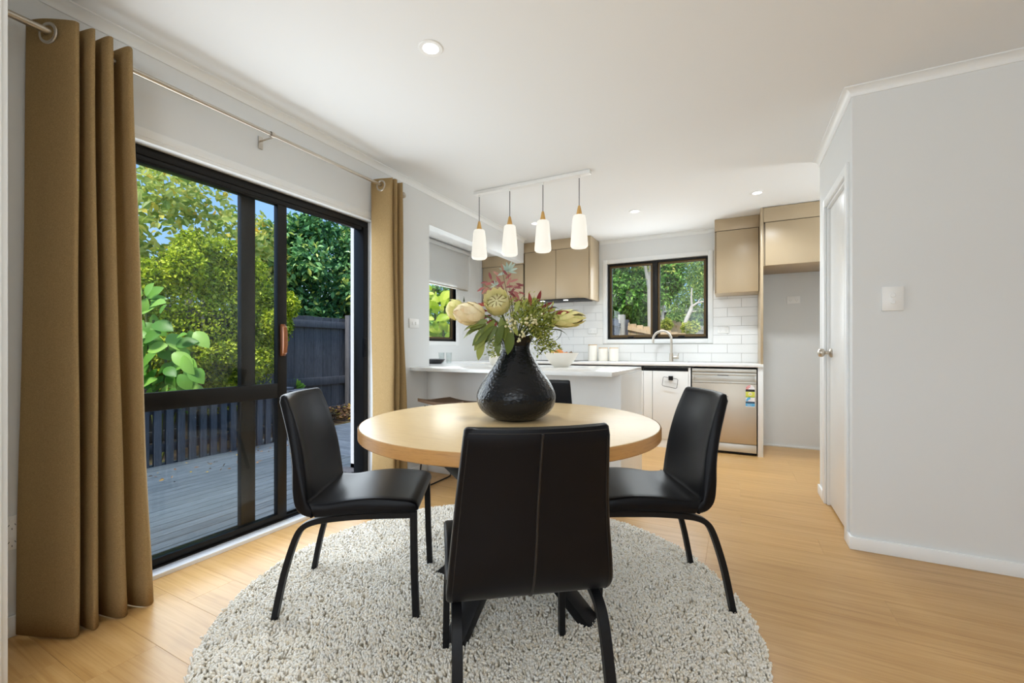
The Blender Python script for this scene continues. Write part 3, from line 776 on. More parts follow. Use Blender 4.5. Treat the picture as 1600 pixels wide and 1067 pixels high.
# peninsula
PY0, PY1, PX1 = 2.73, 3.70, -0.695
solo('peninsula_benchtop', MB().prism([(-2.339,PY0),(PX1,PY0),(PX1,PY1),(-2.42,PY1),(-2.42,YF-.014),(XK+.003,YF-.014),(XK+.003,2.983),(-2.339,2.983)], 0.864, BZ, 'xy'), M.stone, 'white stone peninsula benchtop with the fruit bowl, running from the left wall', 'benchtop', (-1.5, 3.2, .864), 0.003)
pn = thing('peninsula_cupboard', 'white panelled peninsula base behind the dining table', 'cupboard', (-1.5, 3.3, 0))
part('back_panel', MB().box(-2.338, PX1+.004, 2.955, 2.975, 0, 0.863), M.white, pn, 0.001)
part('end_panel', MB().box(PX1-.014, PX1+.004, 2.976, PY1-.003, 0, 0.863), M.white, pn, 0.001)
part('carcass', MB().box(-2.338, PX1-.016, 2.977, PY1-.02, 0.0, 0.862), M.white, pn)
part('skirting', MB().box(-2.324, PX1+.004, 2.943, 2.9545, 0, 0.10), M.trim, pn, 0.002)
solo('bay_cupboard', MB().box(XK+.004, -2.46, 3.02, YF-.03, 0.0, 0.862), M.white, 'white base cupboard below the side window', 'cupboard', (-2.76, 3.9, 0), 0.002)
# fruit bowl and fruit
bp_ = Vector((-1.293, 3.40, BZ))
solo('fruit_bowl', MB().lathe([(0,0),(.062,0),(.066,.004),(.092,.030),(.120,.068),(.146,.116),(.143,.117),(.112,.070),(.085,.034),(.05,.014),(0,.012)], bp_, 40, cap=False), M.ceramic, 'wide cream ceramic fruit bowl on the peninsula benchtop', 'bowl', bp_)
def fruit(name, lab, cat, off, r, m, el=1.0):
    c_ = bp_ + Vector(off)
    prof = [(r*math.sin(math.pi*i/12), -r*el*math.cos(math.pi*i/12)) for i in range(13)]
    root = thing(name, lab, cat, c_)
    part('flesh', MB().lathe(prof, c_, 20, (0.2,0.1,1), False), m, root)
    part('stalk_button', MB().lathe([(0,0),(.004,0),(.003,.005),(0,.006)], c_+Vector((.2,.1,1)).normalized()*(r*el-.001), 8, (.2,.1,1), False), M.twig, root)
fruit('orange', 'large orange on top of the fruit bowl heap', 'orange', (-.012,-.02,.105), .042, M.orange)
fruit('orange', 'smaller orange lying right in the fruit bowl, half hidden by the rim', 'orange', (.048,-.015,.090), .034, M.orange)
fruit('lemon', 'yellow lemon at the left side of the fruit bowl', 'lemon', (-.082,.0,.098), .028, M.lemon, 1.2)
fruit('kiwifruit', 'brown kiwifruit at the right of the fruit bowl', 'kiwifruit', (.090,-.02,.101), .021, M.kiwi, 1.25)
# dark bowl and tumblers on the bay bench
bp2 = at(680, 568, 4.38); bp2.z = BZ
solo('shallow_bowl', MB().lathe([(0,0),(.06,0),(.066,.004),(.085,.020),(.100,.046),(.096,.047),(.078,.022),(.05,.012),(0,.011)], bp2, 36, cap=False), M.darkceramic, 'shallow charcoal bowl on the bench by the side window', 'bowl', bp2)
for i, (dx, dy, lab) in enumerate(((-.04, .16, 'clear tumbler behind the charcoal bowl, partly hidden by the wall end'), (.025, .20, 'clear tumbler behind the charcoal bowl, the one farther from the wall end'))):
    p = bp2 + Vector((dx, dy, 0))
    g_ = thing('tumbler', lab, 'glass', p, group='tumblers behind the charcoal bowl')
    part('wall', MB().lathe([(.026,0),(.031,.11),(.0295,.11),(.025,.006)], p, 20, cap=False), M.tumbler, g_)
    part('base', MB().lathe([(0,0),(.026,0),(.026,.006),(0,.006)], p, 20, cap=False), M.tumbler, g_)
pj = Vector((-1.98, 3.52, BZ))
jar = thing('jar', 'rounded cream lidded jar on the benchtop behind the vase', 'jar', pj)
part('body', MB().lathe([(0,0),(.045,0),(.066,.03),(.070,.06),(.060,.085),(.052,.09),(0,.09)], pj, 28), M.ceramic, jar)
part('lid', MB().lathe([(0,.0901),(.054,.0901),(.052,.098),(.02,.105),(.008,.108),(.010,.118),(0,.121)], pj, 28, cap=False), M.ceramic, jar)
# roller blind
rb = thing('roller_blind', 'white roller blind half lowered over the side window', 'blind', (XK+.03, 3.87, 2.24))
part('fabric', MB().box(XK+.026, XK+.0275, 3.05, 4.64, 1.785, 2.235), M.blind, rb, smooth=False)
part('roller', MB().tube([(XK+.045, 3.04, 2.245), (XK+.045, 4.65, 2.245)], .024, 16), M.blind, rb)
part('bottom_bar', MB().box(XK+.020, XK+.034, 3.05, 4.64, 1.770, 1.786), M.steel_flat, rb, 0.003)
part('chain', MB().tube([(XK+.05, 4.66, 2.24), (XK+.05, 4.66, 1.5)], .0015, 5), M.plastic, rb)
for yy in (3.035, 4.655):
    part('bracket', MB().box(XK+.001, XK+.07, yy-.003, yy+.003, 2.215, 2.275), M.plastic, rb, 0.001)

# switches and sockets
def plate(name, label, cat, c, u, n, w, h, kind):
    """plate centred at c, u = width axis, n = outward normal"""
    c, u, n = Vector(c), Vector(u), Vector(n)
    t_ = thing(name, label, cat, c)
    part('plate', MB().obox(c+n*.005, u, UP, n, w/2, h/2, .005), M.plastic, t_, 0.003)
    if kind == 'switch2':
        for s in (-1, 1):
            part('rocker', MB().lathe([(0,0),(.011,0),(.011,.004),(.009,.006),(0,.006)], c+UP*(s*.017)+n*.010, 16, n, False), M.plastic, t_)
    elif kind == 'switch2h':
        for s in (-1, 1):
            part('rocker', MB().obox(c+u*(s*.02)+n*.012, u, UP, n, .008, .013, .002), M.plastic, t_, 0.001)
    else:
        offs = ((-w*.24, 0), (w*.24, 0)) if kind == 'socket_h' else ((0, h*.25), (0, -h*.25))
        for ou, ov in offs:
            cc = c + u*ou + UP*ov + n*.0102
            s = part('rocker', MB().obox(cc+UP*.016+n*.001, u, UP, n, .007, .005, .0015), M.plastic, t_, 0.0008)
            for a, bb, tilt in ((-.008, .000, .5), (.008, .000, -.5), (0, -.014, 0)):
                ax = (u*math.sin(tilt) + UP*math.cos(tilt)); ay = n.cross(ax)
                part('pin_slot', MB().obox(cc+u*a+UP*(bb-.002), ay, ax, n, .0009, .0034, .0004), M.slot, t_)
    return t_
plate('light_switch', 'white square two-button light switch on the grey right-hand wall', 'switch', (.705, YR, 1.296), (1,0,0), (0,-1,0), .086, .122, 'switch2')
plate('light_switch', 'white light switch plate on the wall just right of the far curtain', 'switch', (XL, 2.775, 1.250), (0,1,0), (1,0,0), .118, .075, 'switch2h')
plate('power_socket', 'white double power socket on the tiles right of the sink window', 'socket', (-.12, YB-.0106, 1.253), (1,0,0), (0,-1,0), .117, .074, 'socket_h')
plate('power_socket', 'white power socket alone on the back wall of the fridge space', 'socket', (.542, YB, 1.556), (1,0,0), (0,-1,0), .117, .074, 'socket_h')
plate('power_socket', 'white power socket on the tiles left of the sink window', 'socket', (-1.62, YB-.0106, 1.27), (1,0,0), (0,-1,0), .117, .074, 'socket_h')
plate('power_socket', 'white upright power socket low on the wall beside the near curtain', 'socket', (XL, .562, .376), (0,1,0), (1,0,0), .07, .124, 'socket_v')

# downlights
for i, (px, py, lab) in enumerate(((673,75,'round recessed ceiling downlight nearest the camera, above the slider end of the table'), (992,330,'small recessed downlight in the kitchen ceiling in front of the sink window'), (1183,301,'recessed ceiling downlight near the taupe cupboards by the fridge space'), (836,349,'recessed downlight seen between the second and third pendant shades'))):
    p = at(px, py, (H-CAMH)*FPX/(HY-py))
    dl = thing('downlight', lab, 'downlight', p, group='recessed ceiling downlights')
    part('bezel', MB().lathe([(.036,-.001),(.036,-.004),(.052,-.005),(.055,-.003),(.055,0)], p, 32, cap=False), M.plastic, dl)
    part('lens', MB().lathe([(0,-.0025),(.037,-.0025),(.037,-.001)], p, 32, cap=False), M.led, dl)
    light('downlight_lamp', 'SPOT', (p.x, p.y, p.z-.012), (42, 88, 88, 45)[i], (0.88,.95,1.0), spot_size=math.radians(150), spot_blend=1.0, shadow_soft_size=.05)

# pendant light
pl = thing('pendant_light', 'white ceiling bar with four lit opal glass pendants over the peninsula', 'pendant light', (-1.49, 3.19, H))
part('ceiling_bar', MB().box(-2.005, -0.975, 3.165, 3.215, H-.030, H-.0005), M.plastic, pl, 0.004)
for i, x_ in enumerate((-1.965, -1.668, -1.369, -1.066)):
    yy = 3.19
    part('cord', MB().tube([(x_,yy,H-.031),(x_,yy,2.14)], .0035, 8), M.fence, pl)
    part('cord_grip', MB().lathe([(.008,-.002),(.006,-.018),(0,-.018)], (x_,yy,H-.029), 12, cap=False), M.plastic, pl)
    sh = part('glass_shade', MB().lathe([(.024,2.068),(.040,2.067),(.047,2.060),(.051,2.04),(.060,1.93),(.067,1.845),(.066,1.83),(.056,1.818),(.03,1.814),(0,1.813)], (x_,yy,0), 32, cap=False), M.shade, pl)
    part('timber_cap', MB().lathe([(0,2.142),(.007,2.142),(.010,2.136),(.024,2.070),(.024,2.064),(0,2.064)], (x_,yy,0), 24, cap=False), M.ash, sh, label='tapered timber cap')

# ================================================================== CURTAINS
RX, RZ = -2.235, 2.205
rod = thing('curtain_rod', 'long brushed nickel curtain rod above the slider', 'curtain rod', (RX, 1.5, RZ))
part('rod', MB().tube([(RX, .46, RZ), (RX, 1.10, RZ)], .0125, 16), M.nickel, rod)
part('inner_rod', MB().tube([(RX, 1.10, RZ), (RX, 2.50, RZ)], .0100, 16), M.nickel, rod)
part('finial', MB().lathe([(.010,0),(.016,.002),(.016,.012),(.010,.016),(.020,.026),(.024,.040),(.018,.056),(0,.062)], (RX, 2.49, RZ), 20, (0,1,0), False), M.nickel, rod)
for yy in (1.49, 2.46):
    br = part('bracket', MB().box(XL+.0005, XL+.006, yy-.012, yy+.012, RZ-.055, RZ+.012).tube([(XL+.004,yy,RZ-.012),(RX,yy,RZ-.016)], .0045, 10).lathe([(.015,-.009),(.015,.009)], (RX,yy,RZ), 16, (0,1,0), False), M.nickel, rod)
def curtain(path_top, path_bot, ztop, zbot, n=26, seed=1):
    """cloth through plan points, morphing from top to bottom path"""
    def smooth(P):
        out = []
        P = [np.array(p, float) for p in P]
        for i in range(len(P)-1):
            p0, p1, p2, p3 = P[max(i-1,0)], P[i], P[i+1], P[min(i+2,len(P)-1)]
            for k in range(8):
                t_ = k/8
                out.append(0.5*((2*p1)+(-p0+p2)*t_+(2*p0-5*p1+4*p2-p3)*t_*t_+(-p0+3*p1-3*p2+p3)*t_**3))
        out.append(P[-1]); return np.array(out)
    T, B = smooth(path_top), smooth(path_bot)
    r_ = np.random.default_rng(seed)
    ph = r_.uniform(0, 6.28, 6)
    m = MB(); v = []; k = len(T)
    for j in range(n+1):
        s = j/n
        z = ztop + (zbot-ztop)*s
        w = s**1.3
        row_ = T*(1-w) + B*w
        for i, p in enumerate(row_):
            u = i/k
            dx = .007*s*math.sin(9*u*3+ph[0]+s*4) + .005*s*math.sin(21*u+ph[1]-s*9) + .004*s*s*math.sin(34*u+ph[4]+s*17) + .0025*math.sin(15*u+ph[5]+s*11)
            dy = .004*s*math.sin(13*u+ph[2]+s*6)
            zz = z + (.006*math.sin(6*u+ph[3]) if j == n else 0) + (.004*math.sin(30*u) if j == 0 else 0)
            v.append((p[0]+dx, p[1]+dy, max(zz, .004)))
    f = [(j*k+i, j*k+i+1, (j+1)*k+i+1, (j+1)*k+i) for j in range(n) for i in range(k-1)]
    return m.add(v, f)
def cloth(name, mb, parent, th=.0025):
    o = part(name, mb, M.curtain, parent, ang=80)
    md = o.modifiers.new('thickness', 'SOLIDIFY'); md.thickness = th; md.offset = 0
    return o
def eyelet(parent, c, n):
    c = Vector(c); n = Vector(n).normalized()
    m = MB(); prof = []
    for i in range(9):
        q = 2*math.pi*i/8; prof.append((.034+.0065*math.cos(q), .004*math.sin(q)))
    m.lathe(prof, c, 28, n, False)
    return part('eyelet', m, M.nickel, parent)
c1 = thing('curtain', 'ochre linen eyelet curtain gathered at the near end of the slider', 'curtain', (RX, .73, 0), group='ochre eyelet curtains')
t1 = [(-2.325,.596),(-2.30,.604),(-2.24,.626),(-2.165,.666),(-2.150,.680),(-2.170,.690),(-2.25,.688),(-2.30,.692),(-2.25,.700),(-2.17,.714),(-2.150,.724),(-2.168,.734),(-2.25,.738),(-2.305,.745),(-2.25,.752),(-2.168,.764),(-2.150,.776),(-2.168,.788),(-2.25,.796),(-2.305,.806),(-2.25,.816),(-2.172,.830),(-2.155,.842),(-2.18,.855),(-2.25,.862)]
b1 = [(-2.325,.572),(-2.29,.578),(-2.22,.602),(-2.13,.645),(-2.112,.662),(-2.135,.676),(-2.22,.684),(-2.28,.692),(-2.22,.700),(-2.135,.710),(-2.115,.722),(-2.135,.738),(-2.22,.744),(-2.285,.752),(-2.22,.762),(-2.135,.778),(-2.110,.800),(-2.135,.818),(-2.22,.826),(-2.29,.836),(-2.22,.846),(-2.145,.868),(-2.120,.890),(-2.15,.915),(-2.24,.925)]
cl = cloth('cloth', curtain(t1, b1, RZ+.045, .004, seed=4), c1)
part('hem_seam', MB().tube([(-2.318,.5725,.205),(-2.27,.587,.205),(-2.20,.614,.205),(-2.140,.643,.205)], .0016, 5), M.curtain, c1)
eyelet(c1, (RX, .628, RZ-.006), (-.34,1,0))
c2 = thing('curtain', 'ochre linen eyelet curtain gathered at the far end of the slider', 'curtain', (RX, 2.38, 0), group='ochre eyelet curtains')
t2 = [(-2.322,2.296),(-2.29,2.298),(-2.22,2.304),(-2.165,2.312),(-2.150,2.324),(-2.170,2.334),(-2.25,2.332),(-2.30,2.338),(-2.25,2.344),(-2.17,2.354),(-2.150,2.366),(-2.168,2.378),(-2.25,2.384),(-2.30,2.392),(-2.25,2.400),(-2.168,2.412),(-2.150,2.426),(-2.168,2.440),(-2.25,2.448),(-2.30,2.456)]
b2 = [(-2.322,2.300),(-2.29,2.302),(-2.21,2.308),(-2.15,2.316),(-2.135,2.330),(-2.155,2.345),(-2.24,2.348),(-2.29,2.354),(-2.24,2.362),(-2.155,2.374),(-2.135,2.390),(-2.155,2.405),(-2.24,2.412),(-2.29,2.420),(-2.24,2.430),(-2.155,2.446),(-2.135,2.462),(-2.155,2.478),(-2.24,2.484),(-2.29,2.490)]
cloth('cloth', curtain(t2, b2, RZ+.045, .006, seed=9), c2)
eyelet(c2, (RX, 2.301, RZ-.004), (-.05,1,0))

# ================================================================== RUG
RC, RR = Vector((-0.935, 1.585, 0)), 1.035
rug = thing('rug', 'round cream shag rug under the dining table', 'rug', RC)
part('backing', MB().lathe([(0,.001),(RR-.01,.001),(RR,.004),(RR-.005,.009),(0,.009)], RC, 96, cap=False), M.backing, rug)
n = 66000
ang = rng.uniform(0, 2*np.pi, n); rad = RR*np.sqrt(rng.uniform(0, 1, n))
bx_, by_ = rad*np.cos(ang), rad*np.sin(ang)
# clumps lean together
lean_a = 2.5*np.sin(bx_*23+1.3*np.sin(by_*31)) + 2.5*np.cos(by_*27+bx_*9) + rng.normal(0, .9, n)
lean = rng.uniform(.002, .009, n)
hgt = rng.uniform(.0160, .0200, n)
wd = rng.uniform(.0042, .0060, n)
phi = rng.uniform(0, 2*np.pi, n)
K = 4
lev = [(0.0, 0.0, 0.75), (0.5, 0.45, 1.0), (0.82, .9, 1.02), (1.0, 1.1, .62)]
V = np.zeros((n, len(lev)*K, 3))
for li, (hz, ln, w_) in enumerate(lev):
    for k in range(K):
        q = phi + 2*np.pi*k/K + li*.5
        V[:, li*K+k, 0] = bx_ + np.cos(lean_a)*lean*ln + np.cos(q)*wd*w_
        V[:, li*K+k, 1] = by_ + np.sin(lean_a)*lean*ln + np.sin(q)*wd*w_
        V[:, li*K+k, 2] = .008 + hgt*hz
F = []
for li in range(len(lev)-1):
    for k in range(K):
        F.append((li*K+k, li*K+(k+1) % K, (li+1)*K+(k+1) % K, (li+1)*K+k))
F.append(tuple((len(lev)-1)*K+k for k in range(K)))
F = np.array(F)
def bigmesh(name, V, F, mat_, tint=None, smooth=True):
    """V (n, m, 3), F (k, c) faces of one copy -> one mesh"""
    n_, m_, _ = V.shape
    A = (F[None] + (np.arange(n_)*m_)[:, None, None]).reshape(-1, F.shape[1])
    me = bpy.data.meshes.new(name)
    me.vertices.add(n_*m_); me.vertices.foreach_set('co', V.reshape(-1).astype(np.float32))
    me.loops.add(A.size); me.loops.foreach_set('vertex_index', A.reshape(-1).astype(np.int32))
    me.polygons.add(len(A))
    me.polygons.foreach_set('loop_start', (np.arange(len(A))*F.shape[1]).astype(np.int32))
    me.polygons.foreach_set('use_smooth', np.full(len(A), smooth))
    if tint is not None:
        at_ = me.attributes.new('tint', 'FLOAT', 'FACE')
        at_.data.foreach_set('value', np.repeat(tint, len(F)).astype(np.float32))
    me.update(calc_edges=True)
    me.materials.append(mat_)
    return me
pile = link('pile', bigmesh('pile', V, F, M.wool, rng.uniform(0, 1, n)), rug)
pile['kind'] = 'stuff'

# ================================================================== TABLE
TC, TR, TZ = Vector((-0.840, 1.607, 0)), 0.60, 0.750
tb = thing('dining_table', 'round oak dining table with a crossed black leg base', 'table', TC)
part('tabletop', MB().lathe([(0,TZ-.0449),(TR-.004,TZ-.0449),(TR-.001,TZ-.006),(TR-.004,TZ-.001),(TR-.008,TZ),(0,TZ)], TC, 128, cap=False), M.table, tb)
part('edge_band', MB().lathe([(TR-.006,TZ-.045),(TR-.001,TZ-.045),(TR+.0015,TZ-.042),(TR+.0015,TZ-.005),(TR-.0005,TZ-.0015)], TC, 128, cap=False), M.edge, tb)
for k in range(4):
    a_ = math.radians(-5 + 90*k)
    d_ = Vector((math.cos(a_), math.sin(a_), 0))
    foot, top = TC + d_*.362 + UP*.012, TC - d_*.42 + UP*(TZ-.055)
    ax = (top-foot).normalized(); sd = UP.cross(d_).normalized(); nn = ax.cross(sd)
    c_ = (foot+top)/2
    off = sd*(.0)
    mb = MB()
    # beam with level-cut ends
    v = []
    for p, zc in ((foot, .012), (top, TZ-.046)):
        for i, j in ((-1,-1),(1,-1),(1,1),(-1,1)):
            q = p + sd*(.040*i) + nn*(.018*j)
            q = q + ax*((zc - q.z)/ax.z)
            v.append(q)
    mb.add(v, [(0,3,2,1),(4,5,6,7),(0,1,5,4),(1,2,6,5),(2,3,7,6),(3,0,4,7)])
    part('leg', mb, M.blackmetal, tb, 0.003)
part('hub', MB().lathe([(0,.30),(.06,.30),(.06,.40),(0,.40)], TC, 24, cap=False), M.blackmetal, tb, 0.003)
part('top_plate', MB().box(TC.x-.36, TC.x+.36, TC.y-.36, TC.y+.36, TZ-.0515, TZ-.0455), M.blackmetal, tb, 0.002)

# ================================================================== CHAIRS
def make_chair(label, loc, rz):
    t_ = thing('dining_chair', label, 'chair', (0,0,0), 0, 'black leather dining chairs around the table')
    NW = 14
    HW = .212
    def shell(poly, curve, hw, taper=None):
        """sweep outline (u,z) across the width, bulging backwards in the middle by curve(z)"""
        m = MB(); v = []; n_ = len(poly)
        cu = sum(p[0] for p in poly)/n_; cz = sum(p[1] for p in poly)/n_
        ys_ = [-hw, -hw+.004, -hw+.011] + [(-hw+.011)+(2*hw-.022)*i/NW for i in range(1, NW)] + [hw-.011, hw-.004, hw]
        for k_, yv in enumerate(ys_):
            sh_ = {0: .80, 1: .93, len(ys_)-1: .80, len(ys_)-2: .93}.get(k_, 1.0)
            for (u, z), (nu, nz_) in zip(poly, norm(poly)):
                q = (1-sh_)*.030
                uu, zz = u - nu*q, z - nz_*q
                w = taper(z) if taper else 1.0
                v.append((uu - curve(z)*(1-(yv/hw)**2), yv*w, zz))
        f = []
        for k_ in range(len(ys_)-1):
            for i in range(n_):
                j = (i+1) % n_
                f.append((k_*n_+i, k_*n_+j, (k_+1)*n_+j, (k_+1)*n_+i))
        f.append(tuple(reversed(range(n_)))); f.append(tuple(range((len(ys_)-1)*n_, len(ys_)*n_)))
        return m.add(v, f)
    def norm(poly):
        out = []; n_ = len(poly)
        area = sum(poly[i][0]*poly[(i+1) % n_][1]-poly[(i+1) % n_][0]*poly[i][1] for i in range(n_))
        s = 1 if area > 0 else -1
        for i in range(n_):
            a, c = poly[i-1], poly[(i+1) % n_]
            tx_, tz_ = c[0]-a[0], c[1]-a[1]; l_ = math.hypot(tx_, tz_) or 1
            out.append((s*tz_/l_, -s*tx_/l_))
        return out
    def cat(P, sub=4):
        """catmull through open polyline"""
        out = []
        for i in range(len(P)-1):
            p0, p1, p2, p3 = (np.array(P[max(i-1,0)]), np.array(P[i]), np.array(P[i+1]), np.array(P[min(i+2,len(P)-1)]))
            for k in range(sub):
                t2_ = k/sub
                out.append(tuple(0.5*((2*p1)+(-p0+p2)*t2_+(2*p0-5*p1+4*p2-p3)*t2_**2+(-p0+3*p1-3*p2+p3)*t2_**3)))
        out.append(tuple(P[-1])); return out
    rear = cat([(.012,.852),(.034,.775),(.056,.690),(.071,.600),(.075,.510),(.086,.452),(.112,.419),(.150,.406)], 4)
    front = cat([(.134,.462),(.128,.530),(.113,.640),(.084,.755),(.050,.845)], 4)
    cv = lambda z: .030*min(1, max(0, (z-.44)/.15))
    back = [(.020,.862)] + rear[1:] + [(.158,.438)] + front + [(.042,.860),(.032,.866)]
    tp_ = lambda z: 1.0 - .185*max(0, (z-.45)/.42)
    bk = part('backrest', shell(back, cv, HW, tp_), M.leather, t_, local=True, ang=60)
    top = cat([(.136,.461),(.20,.459),(.29,.472),(.385,.477),(.470,.470),(.515,.464),(.540,.452)], 4)
    bot = cat([(.545,.440),(.535,.422),(.440,.415),(.342,.417),(.252,.413),(.160,.407)], 3)
    part('seat', shell(top + bot + [(.150,.42)], lambda z: 0.0, HW), M.leather, t_, local=True, ang=60)
    # seams on the back
    def onback(u_off, yv, pts):
        return [(u - cv(z)*(1-(yv/HW)**2) + u_off, yv*tp_(z), z) for u, z in pts]
    part('seam', MB().tube(onback(-.0005, 0.0, rear[:-1]), .0036, 8), M.thread, bk, local=True)
    for s in (-1, 1):
        part('seam', MB().tube(onback(-.0002, s*(HW-.013), rear[1:-2]), .0012, 5), M.thread, bk, local=True)
    part('seam', MB().tube([(.0150 - cv(.85)*(1-(q/HW)**2), q*tp_(.85), .8535) for q in np.linspace(-HW+.013, HW-.013, 15)], .0012, 5), M.thread, bk, local=True)
    sq = [(1.0,.72),(.9,.82),(-.9,.82),(-1.0,.72),(-1.0,-.72),(-.9,-.82),(.9,-.82),(1.0,-.72)]
    for s in (-1, 1):
        part('leg', MB().tube([(.538, s*.206, .012),(.530, s*.203, .20),(.526, s*.195, .418)], .0130, sect=sq), M.blackmetal, t_, local=True)
        path = cat([(.528,.404),(.40,.404),(.30,.402),(.20,.394),(.145,.384),(.110,.366),(.088,.335),(.064,.270),(.036,.170),(.004,.012)], 4)
        part('leg', MB().tube([(u, s*(.186+.004*max(0, (.36-z)/.36)), z) for u, z in path], .0130, sect=sq, up=(0,1,0)), M.blackmetal, t_, local=True, label='bent rear leg running into the seat rail')
    part('cross_bar', MB().tube([(.47,-.185,.400),(.47,.185,.400)], .011, sect=sq).tube([(.20,-.185,.392),(.20,.185,.392)], .011, sect=sq), M.blackmetal, t_, local=True)
    t_.location = loc; t_.rotation_euler = (0, 0, rz)
    return t_
def chair_at(mid_rear, deg):
    return Vector((mid_rear[0], mid_rear[1], 0)), math.radians(deg)
def back_of(front_mid, deg):
    a_ = math.radians(deg)
    return (front_mid[0]-.534*math.cos(a_), front_mid[1]-.534*math.sin(a_))
l0, r0 = chair_at((-1.651, 1.2025), 30.8)
ch = make_chair('black leather chair in profile left of the table, nearest the glass slider', l0, r0)
l1, r1 = chair_at(back_of((-.716, 1.335), 127), 127)
dup(ch, l1, r1, 'black leather chair in the foreground, its seamed back turned to the camera')
l2, r2 = chair_at((-.0945, 2.064), 208.5)
dup(ch, l2, r2, 'black leather chair right of the table, in front of the dishwasher')
l3, r3 = chair_at((-1.005, 2.300), 288)
dup(ch, l3, r3, 'black leather chair on the far side of the table, mostly hidden by the vase')

# ================================================================== BAR STOOL
st_ = thing('bar_stool', 'bar stool with brown woven seat and black wire sled legs at the peninsula', 'stool', (-1.86, 2.70, 0))
P = []
mb = MB(); v = []; nu, nv = 12, 8
for j in range(nv+1):
    for i in range(nu+1):
        a_, b_ = i/nu*2-1, j/nv
        x_ = -1.86 + a_*.20; y_ = 2.49 + b_*.40
        z_ = .640 + .022*a_*a_ + .035*max(0, .35-b_)**1.2*2 - .01*b_
        v.append((x_, y_, z_))
nn_ = len(v)
v += [(p[0], p[1], p[2]-.022) for p in v]
W1 = nu+1
f = []
for j in range(nv):
    for i in range(nu):
        a_ = j*W1+i
        f.append((a_, a_+1, a_+W1+1, a_+W1)); f.append((nn_+a_, nn_+a_+W1, nn_+a_+W1+1, nn_+a_+1))
for i in range(nu):
    f.append((i, nn_+i, nn_+i+1, i+1)); a_ = nv*W1+i; f.append((a_, a_+1, nn_+a_+1, nn_+a_))
for j in range(nv):
    a_ = j*W1; f.append((a_, a_+W1, nn_+a_+W1, nn_+a_)); a_ = j*W1+nu; f.append((a_, nn_+a_, nn_+a_+W1, a_+W1))
part('seat', mb.add(v, f), M.wicker, st_, label='brown woven seat')
for s, nm in ((-1, 'a'), (1, 'b')):
    x_ = -1.86 + s*.165; xf = -1.86 + s*.20
    part('leg', MB().tube([(x_, 2.53, .625), (xf-.0*s, 2.53, .20), (xf, 2.50, .03), (xf, 2.515, .010), (xf, 2.60, .008), (xf, 2.84, .008), (xf, 2.895, .010), (xf, 2.905, .03), (xf, 2.87, .20), (x_, 2.84, .615)], .0055, 8), M.blackmetal, st_)
part('foot_rail', MB().tube([(-2.055,2.53,.20),(-1.665,2.53,.20)], .005, 8).tube([(-2.055,2.53,.20),(-2.055,2.87,.20)], .005, 8), M.blackmetal, st_)

# ================================================================== VASE AND BOUQUET
VP = Vector((-0.815, 1.616, TZ))
vs = thing('vase', 'black hammered pear-shaped vase in the middle of the dining table', 'vase', VP)
prof = [(0,.0005),(.078,.0005),(.092,.006),(.115,.016),(.142,.036),(.158,.060),(.1645,.088),(.163,.108),(.155,.130),(.142,.155),(.124,.182),(.105,.208),(.088,.235),(.072,.262),(.062,.284),(.0575,.300),(.059,.312),(.066,.328),(.075,.342),(.0765,.346),(.074,.3465),(.064,.330),(.055,.312),(.053,.300),(.056,.285),(0,.28)]
def dense(P):
    out = []
    for i in range(len(P)-1):
        p0, p1, p2, p3 = (np.array(P[max(i-1,0)]), np.array(P[i]), np.array(P[i+1]), np.array(P[min(i+2,len(P)-1)]))
        for k in range(3):
            t_ = k/3
            out.append(tuple(0.5*((2*p1)+(-p0+p2)*t_+(2*p0-5*p1+4*p2-p3)*t_**2+(-p0+3*p1-3*p2+p3)*t_**3)))
    out.append(P[-1]); return [(max(0, a), b_) for a, b_ in out]
part('body', MB().lathe(dense(prof[:20]), VP, 72, cap=False), M.vase, vs, ang=80)
part('neck_lining', MB().lathe(prof[19:], VP, 48, cap=False), M.darkceramic, vs, ang=80)
NECK = VP + UP*.315

def leafmesh(name, Lg, Wd, mat_, bend=.0, fold=.25, n=6, tipw=1.0, shape=1.0):
    """leaf along +X, curving down with bend (radians in all)"""
    m = MB(); v = []; f = []
    x = z = 0.0
    for i in range(n+1):
        s = i/n
        w = Wd*.5*(math.sin(math.pi*min(1, s*.96+.04)**shape))**.8
        if i == n: w = Wd*.02
        a_ = -bend*s
        if i: x += Lg/n*math.cos(a_); z += Lg/n*math.sin(a_)
        v += [(x, -w, z+fold*w), (x, 0, z), (x, w, z+fold*w)]
        if i:
            k = 3*(i-1)
            f += [(k, k+1, k+4, k+3), (k+1, k+2, k+5, k+4)]
    me = bpy.data.meshes.new(name)
    me.from_pydata(v, [], f)
    me.polygons.foreach_set('use_smooth', [True]*len(f))
    me.materials.append(mat_)
    return me
def basis(d, nrm):
    d = Vector(d).normalized(); nrm = Vector(nrm)
    z = nrm - d*nrm.dot(d)
    if z.length < 1e-4: z = Vector((0,0,1)) - d*d.z + Vector((.01,.02,0))
    z.normalize(); y = z.cross(d)
    return Matrix(((d.x, y.x, z.x), (d.y, y.y, z.y), (d.z, y.z, z.z)))
def leaf(name, me, pos, d, nrm, parent, s=1.0):
    o = link(name, me, parent)
    Mx = basis(d, nrm).to_4x4()
    o.matrix_local = Matrix.Translation(Vector(pos) - rootloc(parent)) @ Mx @ Matrix.Scale(s, 4)
    return o
def bez(a, b_, c, n=8):
    a, b_, c = Vector(a), Vector(b_), Vector(c)
    return [a*(1-t_)**2 + b_*2*t_*(1-t_) + c*t_*t_ for t_ in [i/n for i in range(n+1)]]

